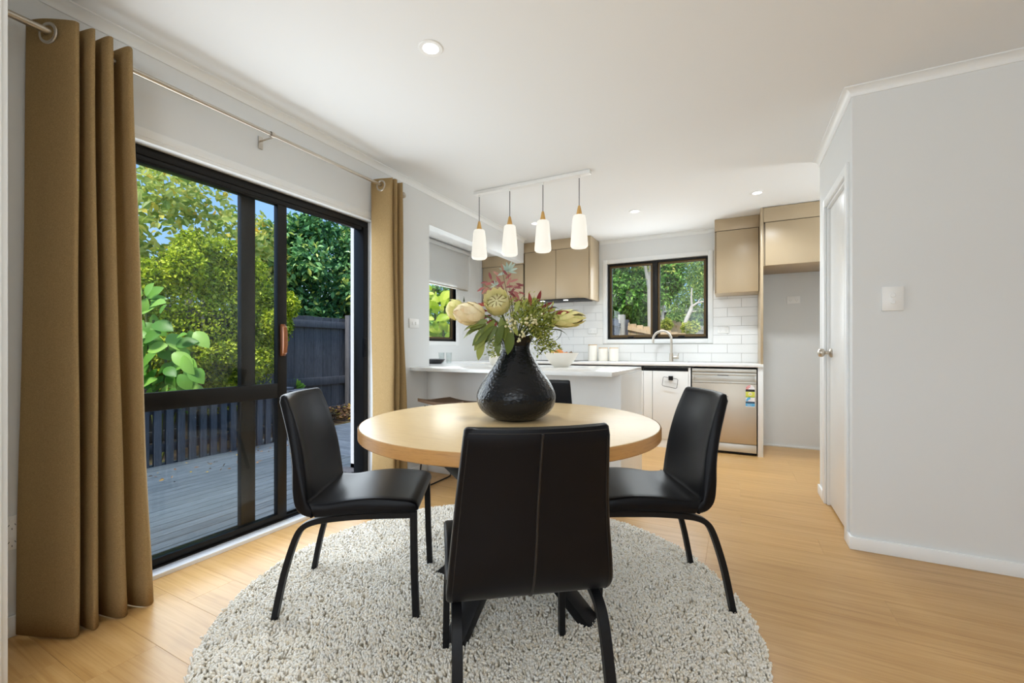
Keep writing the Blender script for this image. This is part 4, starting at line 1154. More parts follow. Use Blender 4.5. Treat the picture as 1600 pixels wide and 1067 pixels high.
def bractmat(name, stops):
    m = mat(name, (0.5,0.5,0.3), 0.6, spec=0.3)
    t, b, N, L = nodes(m)
    a = N('ShaderNodeAttribute'); a.attribute_name = 'tint'
    oi = N('ShaderNodeObjectInfo')
    mu = N('ShaderNodeMath', operation='MULTIPLY_ADD'); mu.inputs[1].default_value = .38
    L(oi.outputs['Random'], mu.inputs[0]); L(a.outputs['Fac'], mu.inputs[2])
    r = ramp(N, stops); L(mu.outputs[0], r.inputs[0]); L(r.outputs[0], b.inputs['Base Color'])
    return m
M.cream_bract = bractmat('cream_bract', [(0.0, lin((168,152,92))), (0.35, lin((226,208,158))), (0.75, lin((240,226,190))), (1.0, lin((222,186,132)))])
M.pale_bract = bractmat('pale_yellow_bract', [(0.0, lin((206,206,128))), (0.4, lin((236,230,164))), (0.8, lin((246,240,194))), (1.0, lin((244,226,168)))])
M.green_bract = bractmat('yellow_green_bract', [(0.0, lin((162,166,84))), (0.4, lin((210,208,124))), (0.8, lin((234,226,160))), (1.0, lin((236,212,146)))])
bract_c = leafmesh('bract_cream', 1.0, .36, M.cream_bract, -.0, .35, 5, shape=.8)
bract_g = leafmesh('bract_green', 1.0, .36, M.green_bract, -.0, .35, 5, shape=.8)
def protea(label, base, axis, length, width, bm_, rows, openness, seed, showcore=False):
    """a bud of overlapping bracts along axis from base"""
    base = Vector(base); ax = Vector(axis).normalized()
    t_ = thing('protea_flower', label, 'flower', base, group='proteas in the black vase')
    tt = UP if abs(ax.z) < .9 else CR
    e1 = (tt - ax*tt.dot(ax)).normalized(); e2 = ax.cross(e1)
    r_ = random.Random(seed)
    R = width/2
    prof_ = [(.0, 0), (R*.45, length*.02), (R*.78, length*.14), (R*.93, length*.32), (R*.90, length*.55), (R*.74, length*.74), (R*.45, length*.90), (0, length*.97)]
    if showcore:
        prof_ = [(.0, 0), (R*.5, length*.05), (R*.86, length*.25), (R*.90, length*.5), (R*.78, length*.66), (R*.42, length*.76), (0, length*.78)]
    part('core', MB().lathe(prof_, base, 28, ax, False), M.core if showcore else M.core_tip, t_)
    def rad(s):
        for (r0_, h0), (r1_, h1) in zip(prof_[:-1], prof_[1:]):
            if h0 <= s*length <= h1: return r0_ + (r1_-r0_)*((s*length-h0)/(h1-h0+1e-9))
        return 0
    for (s0, s1, cnt, wid) in rows:
        for i in range(cnt):
            q = 2*math.pi*(i + .5*(rows.index((s0,s1,cnt,wid)) % 2))/cnt + r_.uniform(-.08, .08)
            od = e1*math.cos(q) + e2*math.sin(q)
            # bract as its own curved strip following the bud
            m = MB(); v = []; f = []; n_ = 5
            sd = ax.cross(od)
            for k in range(n_+1):
                s = k/n_; h_ = (s0 + (s1-s0)*s)
                lift = .15 if s1 < .95 else .02
                rr_ = rad(min(h_, .97))
                if showcore: rr_ = max(rr_, R*.90) if h_ > .35 else rr_
                rr_ += .0015 + .0040*math.sin(math.pi*s*.8) + (openness+lift)*s*s*s*R
                w = wid*R*(.30 + .95*math.sin(math.pi*min(1, .20+s*.74)))*(.46 if showcore else .385) * (1 if k < n_ else .15)
                c_ = base + ax*(h_*length) + od*rr_
                v += [c_ - sd*w - od*(w*w*.45/max(rr_, .006)), c_, c_ + sd*w - od*(w*w*.45/max(rr_, .006))]
                if k:
                    a_ = 3*(k-1); f += [(a_, a_+1, a_+4, a_+3), (a_+1, a_+2, a_+5, a_+4)]
            m.add(v, f)
            o_b = part('bract', m, bm_, t_, ang=50)
            o_b.data.attributes.new('tint', 'FLOAT', 'FACE').data.foreach_set('value', [ .1+.5*((i_//2)+.5)/n_ for i_ in range(len(o_b.data.polygons))])
    if showcore:
        for i in range(30):
            q = 2*math.pi*i/30
            f0, f1 = (.12, .80) if i % 2 else (.40, .88)
            ln = []
            for k in range(4):
                rr_ = R*(f0+(f1-f0)*k/3)
                ln.append(base + ax*(length*(.785 - .13*(rr_/R)**2)+.002) + (e1*math.cos(q+.05*k)+e2*math.sin(q+.05*k))*rr_)
            part('floret', MB().tube(ln, [.0012, .0022, .0022, .0010], 5), M.core_tip if i % 3 == 0 else M.berry, t_)
    part('stem', MB().tube(bez(base+ax*.004, base - ax*.05, NECK, 8), .0045, 8), M.stem, t_)
    return t_
R1 = [(.02,.42,7,.80),(.10,.62,8,.82),(.22,.82,9,.80),(.36,.97,9,.72),(.5,1.0,7,.55)]
protea('large cream protea bud pointing left over the vase, in front of a greener bud', at(757,493,1.74), -CR*1.0 - CF*.25 + UP*.10, .128, .086, M.cream_bract, R1, .03, 1)
protea('yellow-green protea bud at the far left of the bouquet, behind the cream one', at(724,484,1.86), -CR*1.0 + CF*.10 + UP*.02, .076, .082, M.green_bract, [(.02,.45,7,.8),(.15,.75,9,.8),(.3,1.0,9,.75)], .10, 2)
protea('open pale yellow protea facing the camera above the vase', at(781,484,1.78), -CF*1.0 - CR*.22 + UP*.62, .078, .094, M.pale_bract, [(.02,.5,8,.85),(.12,.78,9,.85),(.25,1.0,11,.72),(.42,1.16,12,.60)], .02, 3, True)
protea('slender yellow-green protea bud pointing right over the vase', at(858,499,1.80), CR*1.0 + CF*.05 + UP*.04, .152, .066, M.green_bract, [(.02,.45,6,.8),(.14,.66,7,.8),(.28,.84,7,.75),(.45,1.02,6,.62)], .16, 4)

# leafy stems
lm_long = leafmesh('leaf_long', .105, .030, M.leaf_green, .9, .25, 7)
lm_longd = leafmesh('leaf_long_dark', .11, .015, M.leaf_dark, 1.5, .2, 8)
lm_curl = leafmesh('leaf_curl', .11, .009, M.leaf_dark, 3.2, .2, 12)
lm_broad = leafmesh('leaf_broad', .088, .034, M.leaf_green, .4, .2, 6)
lm_red = leafmesh('leaf_red', .055, .015, M.leaf_red, .3, .25, 5)
lm_pink = leafmesh('leaf_pink', .042, .013, M.leaf_pink, .3, .25, 5)
lm_blue = leafmesh('leaf_blue', .046, .012, M.leaf_blue, .2, .25, 5)
lm_fine = leafmesh('leaf_fine', .030, .008, M.leaf_fine, .5, .25, 4)

def spray(name, label, cat, pts, mat_, rad=.0022):
    base = Vector(pts[0])
    t_ = thing(name, label, cat, base)
    part('stem', MB().tube(pts, [rad*(1-.6*i/(len(pts)-1)) for i in range(len(pts))], 6), mat_, t_)
    return t_
def px(x, y, d): return at(x, y, d)
# pink nandina spray standing tall in the middle
t_ = spray('pink_leaf_spray', 'tall spray of dusty pink pointed leaves rising above the bouquet', 'leaf spray', bez(NECK, px(797,480,1.80), px(785,425,1.80), 10), M.twig)
tips = [(786,424,95),(782,433,150),(790,436,40),(776,440,170),(797,441,10),(783,445,120),(771,442,185),(790,449,20),(803,449,350),(778,451,200),(794,455,330),(770,456,195),(786,456,90),(800,456,5),(762,441,175),(757,449,190),(764,449,215),(768,437,110),(806,443,330),(810,456,340),(792,446,60),(786,448,200),(798,450,30),(789,462,150),(797,460,50),(783,460,230),(803,455,300),(777,446,140),(793,430,120),(800,463,340),(808,449,20),(774,458,160),(794,468,20),(802,470,350),(788,440,200)]
for i, (x_, y_, d_) in enumerate(tips):
    q = math.radians(d_ + random.uniform(-15, 15))
    p = px(x_, y_, 1.80 + random.uniform(-.03, .03))
    leaf('leaf', lm_pink, p, CR*math.cos(q)+UP*math.sin(q)-CF*random.uniform(-.3,.4), -CF+UP*.4+CR*random.uniform(-.5,.5), t_, random.uniform(.7,1.05))
part('twig', MB().tube(bez(px(790,470,1.80), px(775,455,1.8), px(757,446,1.8), 6), .0012, 5).tube(bez(px(790,468,1.80), px(800,455,1.8), px(808,449,1.8), 6), .0012, 5), M.twig, t_)
t_ = spray('silver_leaf_sprig', 'small star of silvery blue-green leaves at the very top of the bouquet', 'leaf spray', bez(NECK, px(800,480,1.82), px(794,428,1.82), 10), M.twig)
for q in (70, 130, 20, 160, -10, 50, 100, 200):
    a_ = math.radians(q)
    leaf('leaf', lm_blue, px(794,424,1.82), CR*math.cos(a_)+UP*math.sin(a_)-CF*.15, -CF+UP*.3, t_, random.uniform(.8,1.15))
part('twig', MB().tube(bez(px(792,455,1.81), px(782,447,1.80), px(774,446,1.79), 6), .0010, 5), M.twig, t_)
for q in (150, 100, 200, 30, 60):
    a_ = math.radians(q); leaf('leaf', lm_blue, px(774,446,1.79), CR*math.cos(a_)+UP*math.sin(a_), -CF+UP*.3, t_, .5)
# red sprays right
t_ = spray('red_leaf_spray', 'spray of deep red pointed leaves right of centre in the bouquet', 'leaf spray', bez(NECK, px(825,505,1.78), px(836,478,1.78), 8), M.twig)
for x_, y_, d_, s_ in ((829,478,95,1.0),(838,476,70,1.15),(819,483,115,.8),(845,482,30,1.0),(850,486,5,.9),(842,488,340,.8),(862,491,20,1.0),(868,490,10,1.1),(832,486,140,.7),(824,490,100,.6),(856,487,50,.6),(836,492,60,.8),(812,490,130,.6)):
    q = math.radians(d_)
    leaf('leaf', lm_red, px(x_, y_, 1.78+random.uniform(-.03,.03)), CR*math.cos(q)+UP*math.sin(q)-CF*random.uniform(0,.3), -CF+UP*.3+CR*random.uniform(-.4,.4), t_, s_)
part('twig', MB().tube(bez(px(836,505,1.78), px(850,494,1.78), px(868,490,1.78), 6), .0012, 5), M.twig, t_)
t_ = spray('red_leaf_spray', 'cluster of dark red leaves under the cream protea left of centre', 'leaf spray', bez(NECK, px(780,515,1.77), px(766,492,1.76), 8), M.twig)
for x_, y_, d_, s_ in ((766,480,150,.8),(762,486,170,.8),(768,492,200,.9),(771,498,220,.9),(766,502,230,.8),(774,494,120,.8),(776,503,250,.8),(760,478,165,.8),(778,490,100,.8),(781,541,240,.35),(783,538,200,.35)):
    q = math.radians(d_)
    leaf('leaf', lm_red, px(x_, y_, 1.76+random.uniform(-.03,.03)), CR*math.cos(q)+UP*math.sin(q)-CF*random.uniform(0,.3), -CF+UP*.3+CR*random.uniform(-.4,.4), t_, s_)
# long green leaves left and centre
t_ = spray('green_leaf_stem', 'stem of long drooping green leaves on the left of the bouquet', 'leaf spray', bez(NECK, px(775,505,1.76), px(748,505,1.74), 8), M.stem)
for x_, y_, d_, s_, m_ in ((772,508,195,1.1,lm_long),(766,510,200,1.2,lm_long),(760,506,190,.9,lm_long),(778,512,220,1.3,lm_long),(770,518,240,1.15,lm_long),(755,510,205,.8,lm_long),(764,516,215,.8,lm_longd),(752,508,200,.9,lm_longd),(759,514,225,.75,lm_longd),(744,508,190,.7,lm_longd),(764,520,245,.9,lm_long),(778,522,262,.9,lm_long),(774,528,235,.7,lm_long),(781,520,280,.7,lm_long)):
    q = math.radians(d_+8)
    leaf('leaf', m_, px(x_, y_, 1.72+random.uniform(-.03,.04)), CR*math.cos(q)*1.0+UP*(math.sin(q)*.7+.35)-CF*random.uniform(-.1,.4), UP*.9-CF*.5, t_, s_)
t_ = spray('green_leaf_stem', 'broad green leaves hanging over the front rim of the vase', 'leaf spray', bez(NECK, px(790,520,1.74), px(786,496,1.73), 8), M.stem)
for x_, y_, d_, s_ in ((783,497,276,1.05),(798,515,266,1.15),(771,508,218,1.35),(764,514,230,1.2),(786,504,250,1.1),(761,500,205,.9),(756,530,250,1.0),(802,505,285,.6),(776,510,225,1.2),(792,500,262,.9),(824,508,305,.55),(812,500,330,.6),(805,488,70,.6),(772,500,240,.9)):
    q = math.radians(d_)
    leaf('leaf', lm_broad, px(x_, y_, 1.705), CR*math.cos(q)+UP*math.sin(q)-CF*.10, -CF+UP*.25+CR*random.uniform(-.5,.5), t_, s_)
t_ = spray('green_leaf_stem', 'stem of dark strap leaves curling down on the right of the bouquet', 'leaf spray', bez(NECK, px(840,505,1.78), px(862,510,1.78), 8), M.stem)
for x_, y_, d_, s_, m_ in ((862,510,25,1.0,lm_curl),(858,516,20,1.05,lm_longd),(850,486,40,.9,lm_longd),(846,474,150,.4,lm_longd),(856,512,300,.6,lm_longd),(845,520,280,.9,lm_longd),(866,514,330,.4,lm_longd),(852,540,265,.5,lm_longd),(848,545,262,.5,lm_longd),(862,535,250,.35,lm_longd)):
    q = math.radians(d_)
    leaf('leaf', m_, px(x_, y_, 1.77+random.uniform(-.02,.02)), CR*math.cos(q)+UP*math.sin(q), UP*.8+CR*.5-CF*.3, t_, s_)
for x_, y_, d_ in ((832,540,350),(833,546,355),(831,550,340),(834,541,20)):
    q = math.radians(d_); leaf('leaf', lm_longd, px(x_, y_, 1.84), CR*math.cos(q)+UP*math.sin(q), UP, t_, .28)
# fine filler foliage: small leaves joined
def filler(label, pts, n_, seed, sz):
    r_ = np.random.default_rng(seed)
    base = NECK
    t_ = thing('filler_foliage', label, 'leaf spray', base)
    mb_ = MB()
    for p in pts:
        mb_.tube(bez(NECK, NECK*.5+Vector(p)*.5+UP*.03, p, 6), [.002,.002,.0018,.0016,.0014,.0012,.001], 5)
    part('stem', mb_, M.stem, t_)
    V_ = []; 
    for i in range(n_):
        p = Vector(pts[r_.integers(len(pts))])
        q = p + Vector(r_.normal(0, .017, 3)) 
        s_ = r_.uniform(.012, .024)*sz
        d_ = (q - NECK).normalized()*.8 + Vector(r_.normal(0, .6, 3)); d_.normalize()
        nr = Vector(r_.normal(0, .5, 3)) - CF*.5 + UP*.5
        B_ = basis(d_, nr)
        loc = [Vector((0,0,0)), Vector((.5*s_, -.17*s_, .03*s_)), Vector((s_, 0, 0)), Vector((.5*s_, .17*s_, .03*s_))]
        V_.append([tuple(q + B_ @ l_ - base) for l_ in loc])
    o = link('foliage', bigmesh('foliage', np.array(V_), np.array([[0,1,2,3]]), M.leaf_fine, r_.uniform(0, 1, n_), False), t_)
    o['kind'] = 'stuff'
    return t_
filler('fine yellow-green filler sprigs right of centre above the vase rim', [px(828,490,1.74),px(836,500,1.72),px(845,492,1.74),px(848,508,1.74),px(838,515,1.73),px(853,500,1.76),px(820,485,1.76),px(843,525,1.75),px(850,522,1.76),px(830,478,1.78),px(842,486,1.76),px(856,492,1.76),px(826,503,1.71),px(846,540,1.76),px(860,540,1.77),px(822,494,1.73),px(833,508,1.71),px(842,518,1.72)], 1500, 5, 1.1)
filler('fine olive filler sprigs behind the open protea', [px(800,470,1.84),px(808,478,1.80),px(803,488,1.77),px(812,488,1.77),px(806,498,1.75),px(795,495,1.78),px(815,500,1.73),px(768,520,1.78),px(776,536,1.80),px(772,545,1.82),px(785,515,1.76)], 480, 6, 1.0)
# berries
def berries(label, pts, n_, seed, spread=.011):
    r_ = random.Random(seed)
    base = Vector(pts[0])
    t_ = thing('berry_sprig', label, 'berries', base)
    sm = MB(); bm2 = MB()
    for p in pts:
        p = Vector(p)
        sm.tube(bez(NECK, (NECK+p)*.5-CF*.02+UP*.01, p, 6), .0012, 5)
        for i in range(n_):
            c_ = p + Vector((r_.gauss(0, spread), r_.gauss(0, spread), r_.gauss(0, spread)))
            rr_ = r_.uniform(.0038, .0055)
            bm2.lathe([(rr_*math.sin(math.pi*k/6), -rr_*math.cos(math.pi*k/6)) for k in range(7)], c_, 8, cap=False)
            sm.tube([p, c_], .0007, 4)
    part('stem', sm, M.stem, t_)
    o = part('fruit', bm2, M.berry, t_); o['kind'] = 'stuff'
berries('sprig of cream berries hanging left of centre over the vase rim', [px(798,502,1.69), px(797,508,1.69)], 8, 1)
berries('sprig of cream berries in the middle right of the bouquet', [px(827,502,1.68), px(836,497,1.68), px(833,503,1.69), px(822,507,1.68)], 8, 2)
berries('few cream berries low at the centre of the vase rim', [px(815,522,1.69), px(818,527,1.69), px(812,526,1.69)], 3, 3, .008)
part('leaf_tip', MB().lathe([(0,0),(.004,.004),(.0015,.018),(0,.026)], px(725,472,1.86), 8, (0,0,1), False), M.leaf_dark, bpy.data.objects['green_leaf_stem'])

# ================================================================== OUTSIDE
DK = -0.10
gr = struct('ground', MB().box(-40, 40, -20, 60, -0.9, -0.45), M.soil)
solo('garden_bed', MB().box(-9.5, -5.10, -1.0, 3.29, -0.44, -0.16).box(-9.5, -5.32, 3.29, 4.92, -0.44, -0.16).box(-9.5, -3.3, 4.92, 8.5, -0.44, -0.13), M.soil, 'bare soil garden bed beyond the deck', 'garden bed', (-7, 3, -.44))
dk = thing('deck', 'grey stained timber deck outside the slider', 'deck', (-3.8, 1.5, DK))
part('frame', MB().box(-5.05, -2.52, -1.2, 4.80, DK-.20, DK-.03), M.blackmetal, dk)
x = -2.52
i = 0
while x > -5.10:
    boxpiece('board', x-.091, x, -1.2, 3.30, DK-.028, DK, M.deck, dk, 0.003)
    x -= .1; i += 1
y = 3.306
while y < 4.80:
    boxpiece('board', -5.30, -3.20 if y > 2.8 else -2.52, y, y+.094, DK-.028, DK, M.deckx, dk, 0.003)
    y += .1
# slatted balustrade along the deck's outer edge
bl = thing('balustrade', 'low balustrade of upright slate-grey slats along the deck edge', 'balustrade', (-5.0, 2.3, DK))
yy = 0.6
while yy < 3.55:
    boxpiece('slat', -5.03, -4.99, yy, yy+.062, DK-.02, .52, M.slat, bl, 0.003)
    yy += .102
part('rail', MB().box(-5.075, -5.032, .5, 3.6, .40, .48).box(-5.075, -5.032, .5, 3.6, DK+.12, DK+.20).box(-5.08, -4.96, .5, 3.6, .521, .555), M.slat, bl, 0.003)
solo('planter_screen', MB().box(-5.25, -5.02, 3.62, 3.95, DK-.05, .50), M.slat, 'solid slate-grey boarded end panel at the end of the balustrade', 'screen', (-5.1, 3.8, DK), 0.004)
# charcoal paling fence
def fence(label, x0, y0, y1, zt, zb, mat_, pw, rails, posts, xoff=.02, name='paling_fence', hdir=None):
    f_ = thing(name, label, 'fence', (x0, (y0+y1)/2, zb))
    yy = y0
    while yy < y1:
        boxpiece('paling', x0-.018, x0, yy+.003, min(yy+pw, y1)-.003, zb, zt+random.choice([0,-.006,.006]), mat_, f_, 0.002)
        yy += pw
    for z0, z1 in rails:
        part('rail', MB().box(x0+.0005, x0+.045, y0, y1, z0, z1), mat_, f_, 0.003)
    for yp in posts:
        part('post', MB().box(x0+.046, x0+.150, yp-.055, yp+.055, zb-.05, zt+.06), mat_, f_, 0.003)
    return f_
random.seed(11)
fence('tall charcoal stained paling fence behind the deck', -6.52, -1.0, 9.0, 1.60, -.15, M.fence, .185, ((1.41,1.53),(.40,.54),(-.13,.0)), (.9, 3.35, 5.80, 8.2))
# leaf litter
def leaves(label, name, n_, xr, yr, z, sz, seed, mat_, hump=0):
    r_ = np.random.default_rng(seed)
    P_ = np.c_[r_.uniform(*xr, n_), r_.uniform(*yr, n_), z + np.abs(r_.normal(0, .02+hump, n_))]
    V_ = foliage_quads(P_, r_.normal(0, 1, (n_,3))*[1,1,.3], r_.normal(0, .5, (n_,3))+[0,0,1], r_.uniform(.6, 1.3, n_)*sz, .5)
    o = link(name, bigmesh(name, V_, np.array([[0,1,2,3],[0,3,4,5]]), mat_, r_.uniform(0, 1, n_), False))
    return tag(o, label, 'leaves', kind='stuff')
def foliage_quads(P_, D_, Nn, L_, wr):
    """folded six-point leaves as arrays"""
    D_ = D_/np.linalg.norm(D_, axis=1, keepdims=True)
    Z_ = Nn - D_*(Nn*D_).sum(1, keepdims=True); Z_ /= np.linalg.norm(Z_, axis=1, keepdims=True)+1e-9
    Y_ = np.cross(Z_, D_)
    L_ = L_[:, None]
    W_ = L_*wr*.5
    b0 = P_; tip = P_ + D_*L_ - Z_*L_*.12
    r1 = P_ + D_*L_*.35 - Y_*W_ + Z_*W_*.35; r2 = P_ + D_*L_*.72 - Y_*W_*.75 + Z_*W_*.2
    l2 = P_ + D_*L_*.72 + Y_*W_*.75 + Z_*W_*.2; l1 = P_ + D_*L_*.35 + Y_*W_ + Z_*W_*.35
    return np.stack([b0, r1, r2, tip, l2, l1], axis=1)
LF = np.array([[0,1,2,3],[0,3,4,5]])
leaves('dry brown leaf litter heaped by the foot of the charcoal fence', 'leaf_litter', 2600, (-6.45,-4.6), (4.95,6.6), -.12, .075, 3, M.litter, .05)
leaves('scattered small fallen leaves on the deck by the balustrade', 'fallen_leaves', 70, (-4.95,-4.2), (1.8,3.6), DK+.002, .035, 4, M.litter, 0)
for i in range(22):
    boxpiece('log_edging', -5.30+.098*i, -5.205+.098*i, 4.815, 4.90, DK-.10, DK+.035, M.fence, dk, 0.012)

def shrub(name, label, cat, base, lumps, n_, L_, wr, mat_, trunk, seed, inner=.55, trunkmat=None, group=None, droop=.3):
    """leaf cloud over lumps (centre offset, radius) + trunk polylines; base = foot point"""
    r_ = np.random.default_rng(seed)
    base = Vector(base)
    t_ = thing(name, label, cat, base, group=group)
    C_ = np.array([l[0] for l in lumps], float); R_ = np.array([l[1] if np.ndim(l[1]) else (l[1],)*3 for l in lumps], float)
    w = (R_.prod(1))**(2/3); idx = r_.choice(len(lumps), n_, p=w/w.sum())
    d = r_.normal(0, 1, (n_,3)); d /= np.linalg.norm(d, axis=1, keepdims=True)
    rr_ = r_.uniform(inner, 1.0, n_)**.6
    bump = 1 + .10*np.sin(d[:,0]*9+idx)*np.cos(d[:,2]*8+idx*2)
    P_ = C_[idx] + d*R_[idx]*(rr_*bump)[:,None]
    D_ = d*.7 + r_.normal(0, .75, (n_,3)); D_[:,2] -= droop
    N_ = d + np.array([0,0,.6]) + r_.normal(0, .45, (n_,3))
    V_ = foliage_quads(P_, D_, N_, r_.uniform(.65, 1.25, n_)*L_, wr)
    o = link('foliage', bigmesh('foliage', V_, LF, mat_, r_.uniform(0, 1, n_), False), t_); o['kind'] = 'stuff'
    tm = MB()
    for pts, r0_, r1_ in trunk:
        m_ = len(pts)
        tm.tube([base + Vector(p) for p in pts], [r0_+(r1_-r0_)*i/(m_-1) for i in range(m_)], 9)
    part('trunk', tm, trunkmat or M.bark, t_)
    return t_
def lumpy(c, r, n_, seed, sr=(.28,.5)):
    r_ = np.random.default_rng(seed); out = [((c[0],c[1],c[2]), (r[0]*.8, r[1]*.8, r[2]*.8))]
    for i in range(n_):
        d = r_.normal(0, 1, 3); d /= np.linalg.norm(d)
        s_ = r_.uniform(*sr)*min(r)
        out.append((tuple(np.array(c) + d*np.array(r)*.78), (s_, s_, s_)))
    return out
# pittosporum, camellia, back tree
shrub('hedge_shrub', 'large rounded olive-green small-leaved shrub beyond the balustrade', 'shrub', (-6.0, 3.05, -.15), lumpy((0,.15,1.50), (.46,1.28,1.22), 38, 1), 62000, .046, .55, M.f_pitt, [([(0,-.15,0),(.02,-.12,.6),(-.05,-.2,1.3)], .07, .04), ([(.02,-.12,.4),(.1,.3,1.0),(.1,.5,1.6)], .05, .02)], 1)
shrub('hedge_shrub', 'glossy dark-leaved shrub overhanging the charcoal fence at the right of the slider', 'shrub', (-7.6, 6.7, -.15), lumpy((0,0,2.62), (1.1,2.15,1.5), 34, 2, (.3,.5)), 27000, .13, .5, M.f_cam, [([(0,0,0),(0,.1,1.2),(-.1,0,2.4)], .10, .05)], 2, .15)
shrub('tree', 'loose yellowing tree rising behind the olive-green shrub', 'tree', (-7.7, 3.55, -.15), lumpy((0,.0,2.75), (.9,2.0,1.10), 26, 3, (.3,.55)), 5600, .13, .62, M.f_back, [([(0,0,0),(.1,.1,1.5),(0,.3,2.9)], .09, .03), ([(.1,.1,1.5),(.2,-.7,2.6),(.1,-1.0,3.4)], .05, .015), ([(.1,.1,1.6),(.2,.9,2.7)], .05, .015)], 3, .3, M.palebark)
shrub('hedge_shrub', 'dark green shrub half hidden behind the near curtain at the left', 'shrub', (-5.9, 1.30, -.15), lumpy((0,0,1.2), (.45,.5,1.2), 14, 12), 5000, .085, .5, M.f_lush, [([(0,0,0),(0,0,1.5)], .05, .02)], 12)
# big-leaved plant: every leaf its own piece
def leafy(name, label, base, spots, me, mat_, seed, stems, size):
    r_ = random.Random(seed)
    base = Vector(base)
    t_ = thing(name, label, 'plant', base)
    sm = MB()
    for pts in stems:
        sm.tube([Vector(p) for p in pts], .011, 7)
    part('stem', sm, M.stem, t_)
    for x_, y_, d_, s_, D_ in spots:
        p = at(x_, y_, D_)
        q = math.radians(d_)
        leaf('leaf', me, p, CR*math.cos(q)+UP*math.sin(q)-CF*r_.uniform(.0,.5), -CF*.8+UP*r_.uniform(.3,.9)+CR*r_.uniform(-.4,.4), t_, s_*size)
    return t_
big = leafmesh('leaf_large', 1.0, .62, M.f_lush, .5, .22, 8)
sp = []
r_ = random.Random(21)
fixed = [(228,462,60,.8),(236,478,20,.9),(222,505,330,.9),(240,505,350,1.0),(252,520,200,1.0),(262,540,190,1.1),(244,552,215,1.0),(270,552,330,1.0),(286,556,300,1.1),(300,560,280,1.1),(232,570,250,.9),(258,575,340,.9),(280,585,310,.9),(246,592,200,.9),(262,602,250,.9),(292,592,290,.9),(236,606,260,.9),(305,600,300,.8),(274,606,250,.9),(225,540,210,.8),(226,585,230,.8),(216,470,80,.7),(275,540,20,.9),(255,535,160,.9),(312,575,290,.8),(296,575,320,.9),(268,570,200,.8),(284,612,280,.8),(220,612,260,.8),(232,525,170,.8),(250,490,60,.6),(222,490,40,.7),(276,528,30,.6)]
for x_, y_, d_, s_ in fixed:
    sp.append((x_, y_, d_, s_*r_.uniform(.85,1.1), 4.36 + r_.uniform(-.06,.10)))
for i in range(55):
    sp.append((r_.uniform(212,308), r_.uniform(515,618), r_.uniform(190,350), r_.uniform(.7,1.05), 4.43+r_.uniform(0,.12)))
for i in range(12):
    sp.append((r_.uniform(212,240), r_.uniform(455,520), r_.uniform(0,360), r_.uniform(.6,.9), 4.43+r_.uniform(0,.12)))
pb = at(250, 640, 4.55); pb.z = -.16
def up_to(x_, y_, D_): return at(x_, y_, D_)
leafy('large_leaf_plant', 'bright green plant with big oval leaves rising behind the balustrade slats', pb, sp, big, M.f_lush, 5, [bez(pb, at(235,600,4.55), at(226,462,4.5), 6), bez(pb, at(255,600,4.5), at(262,535,4.5), 6), bez(pb, at(290,610,4.55), at(300,550,4.5), 6), bez(pb, at(225,600,4.55), at(240,500,4.5), 6)], .225)
# small bright plant by the fence
sp = [(457+7*math.cos(q), 608-4*abs(math.sin(q)), math.degrees(q), 1.0, 7.2) for q in np.linspace(.1, 3.04, 12)]
pb = at(457, 618, 7.2); pbz = pb.copy(); pbz.z = -.16
leafy('seedling', 'small bright green plant in front of the charcoal fence', pbz, sp, big, M.f_lush, 6, [[pbz, pb]], .15)
# lime plant outside the side window
sp = []
r_ = random.Random(31)
for i in range(90):
    sp.append((r_.uniform(655,712), r_.uniform(452,540), r_.uniform(0,360), r_.uniform(.6,1.2), r_.uniform(5.75,6.3)))
pb = at(684, 560, 6.1); pb.z = -.45
limeleaf = leafmesh('leaf_lime', 1.0, .6, M.f_lime, .6, .22, 7)
leafy('lime_leaf_shrub', 'lime-green shrub filling the side window below the blind', pb, sp, limeleaf, M.f_lime, 7, [bez(pb, at(684,540,6.1), at(678,450,6.0), 6), bez(pb, at(690,540,6.1), at(696,470,6.1), 6)], .17)
shrub('hedge_shrub', 'darker green bush behind the lime shrub outside the side window', 'shrub', (-5.0, 7.3, -.45), lumpy((0,0,1.9), (.6,1.0,1.6), 14, 16), 4500, .11, .5, M.f_tree, [([(0,0,0),(0,0,1.9)], .06, .03)], 16)

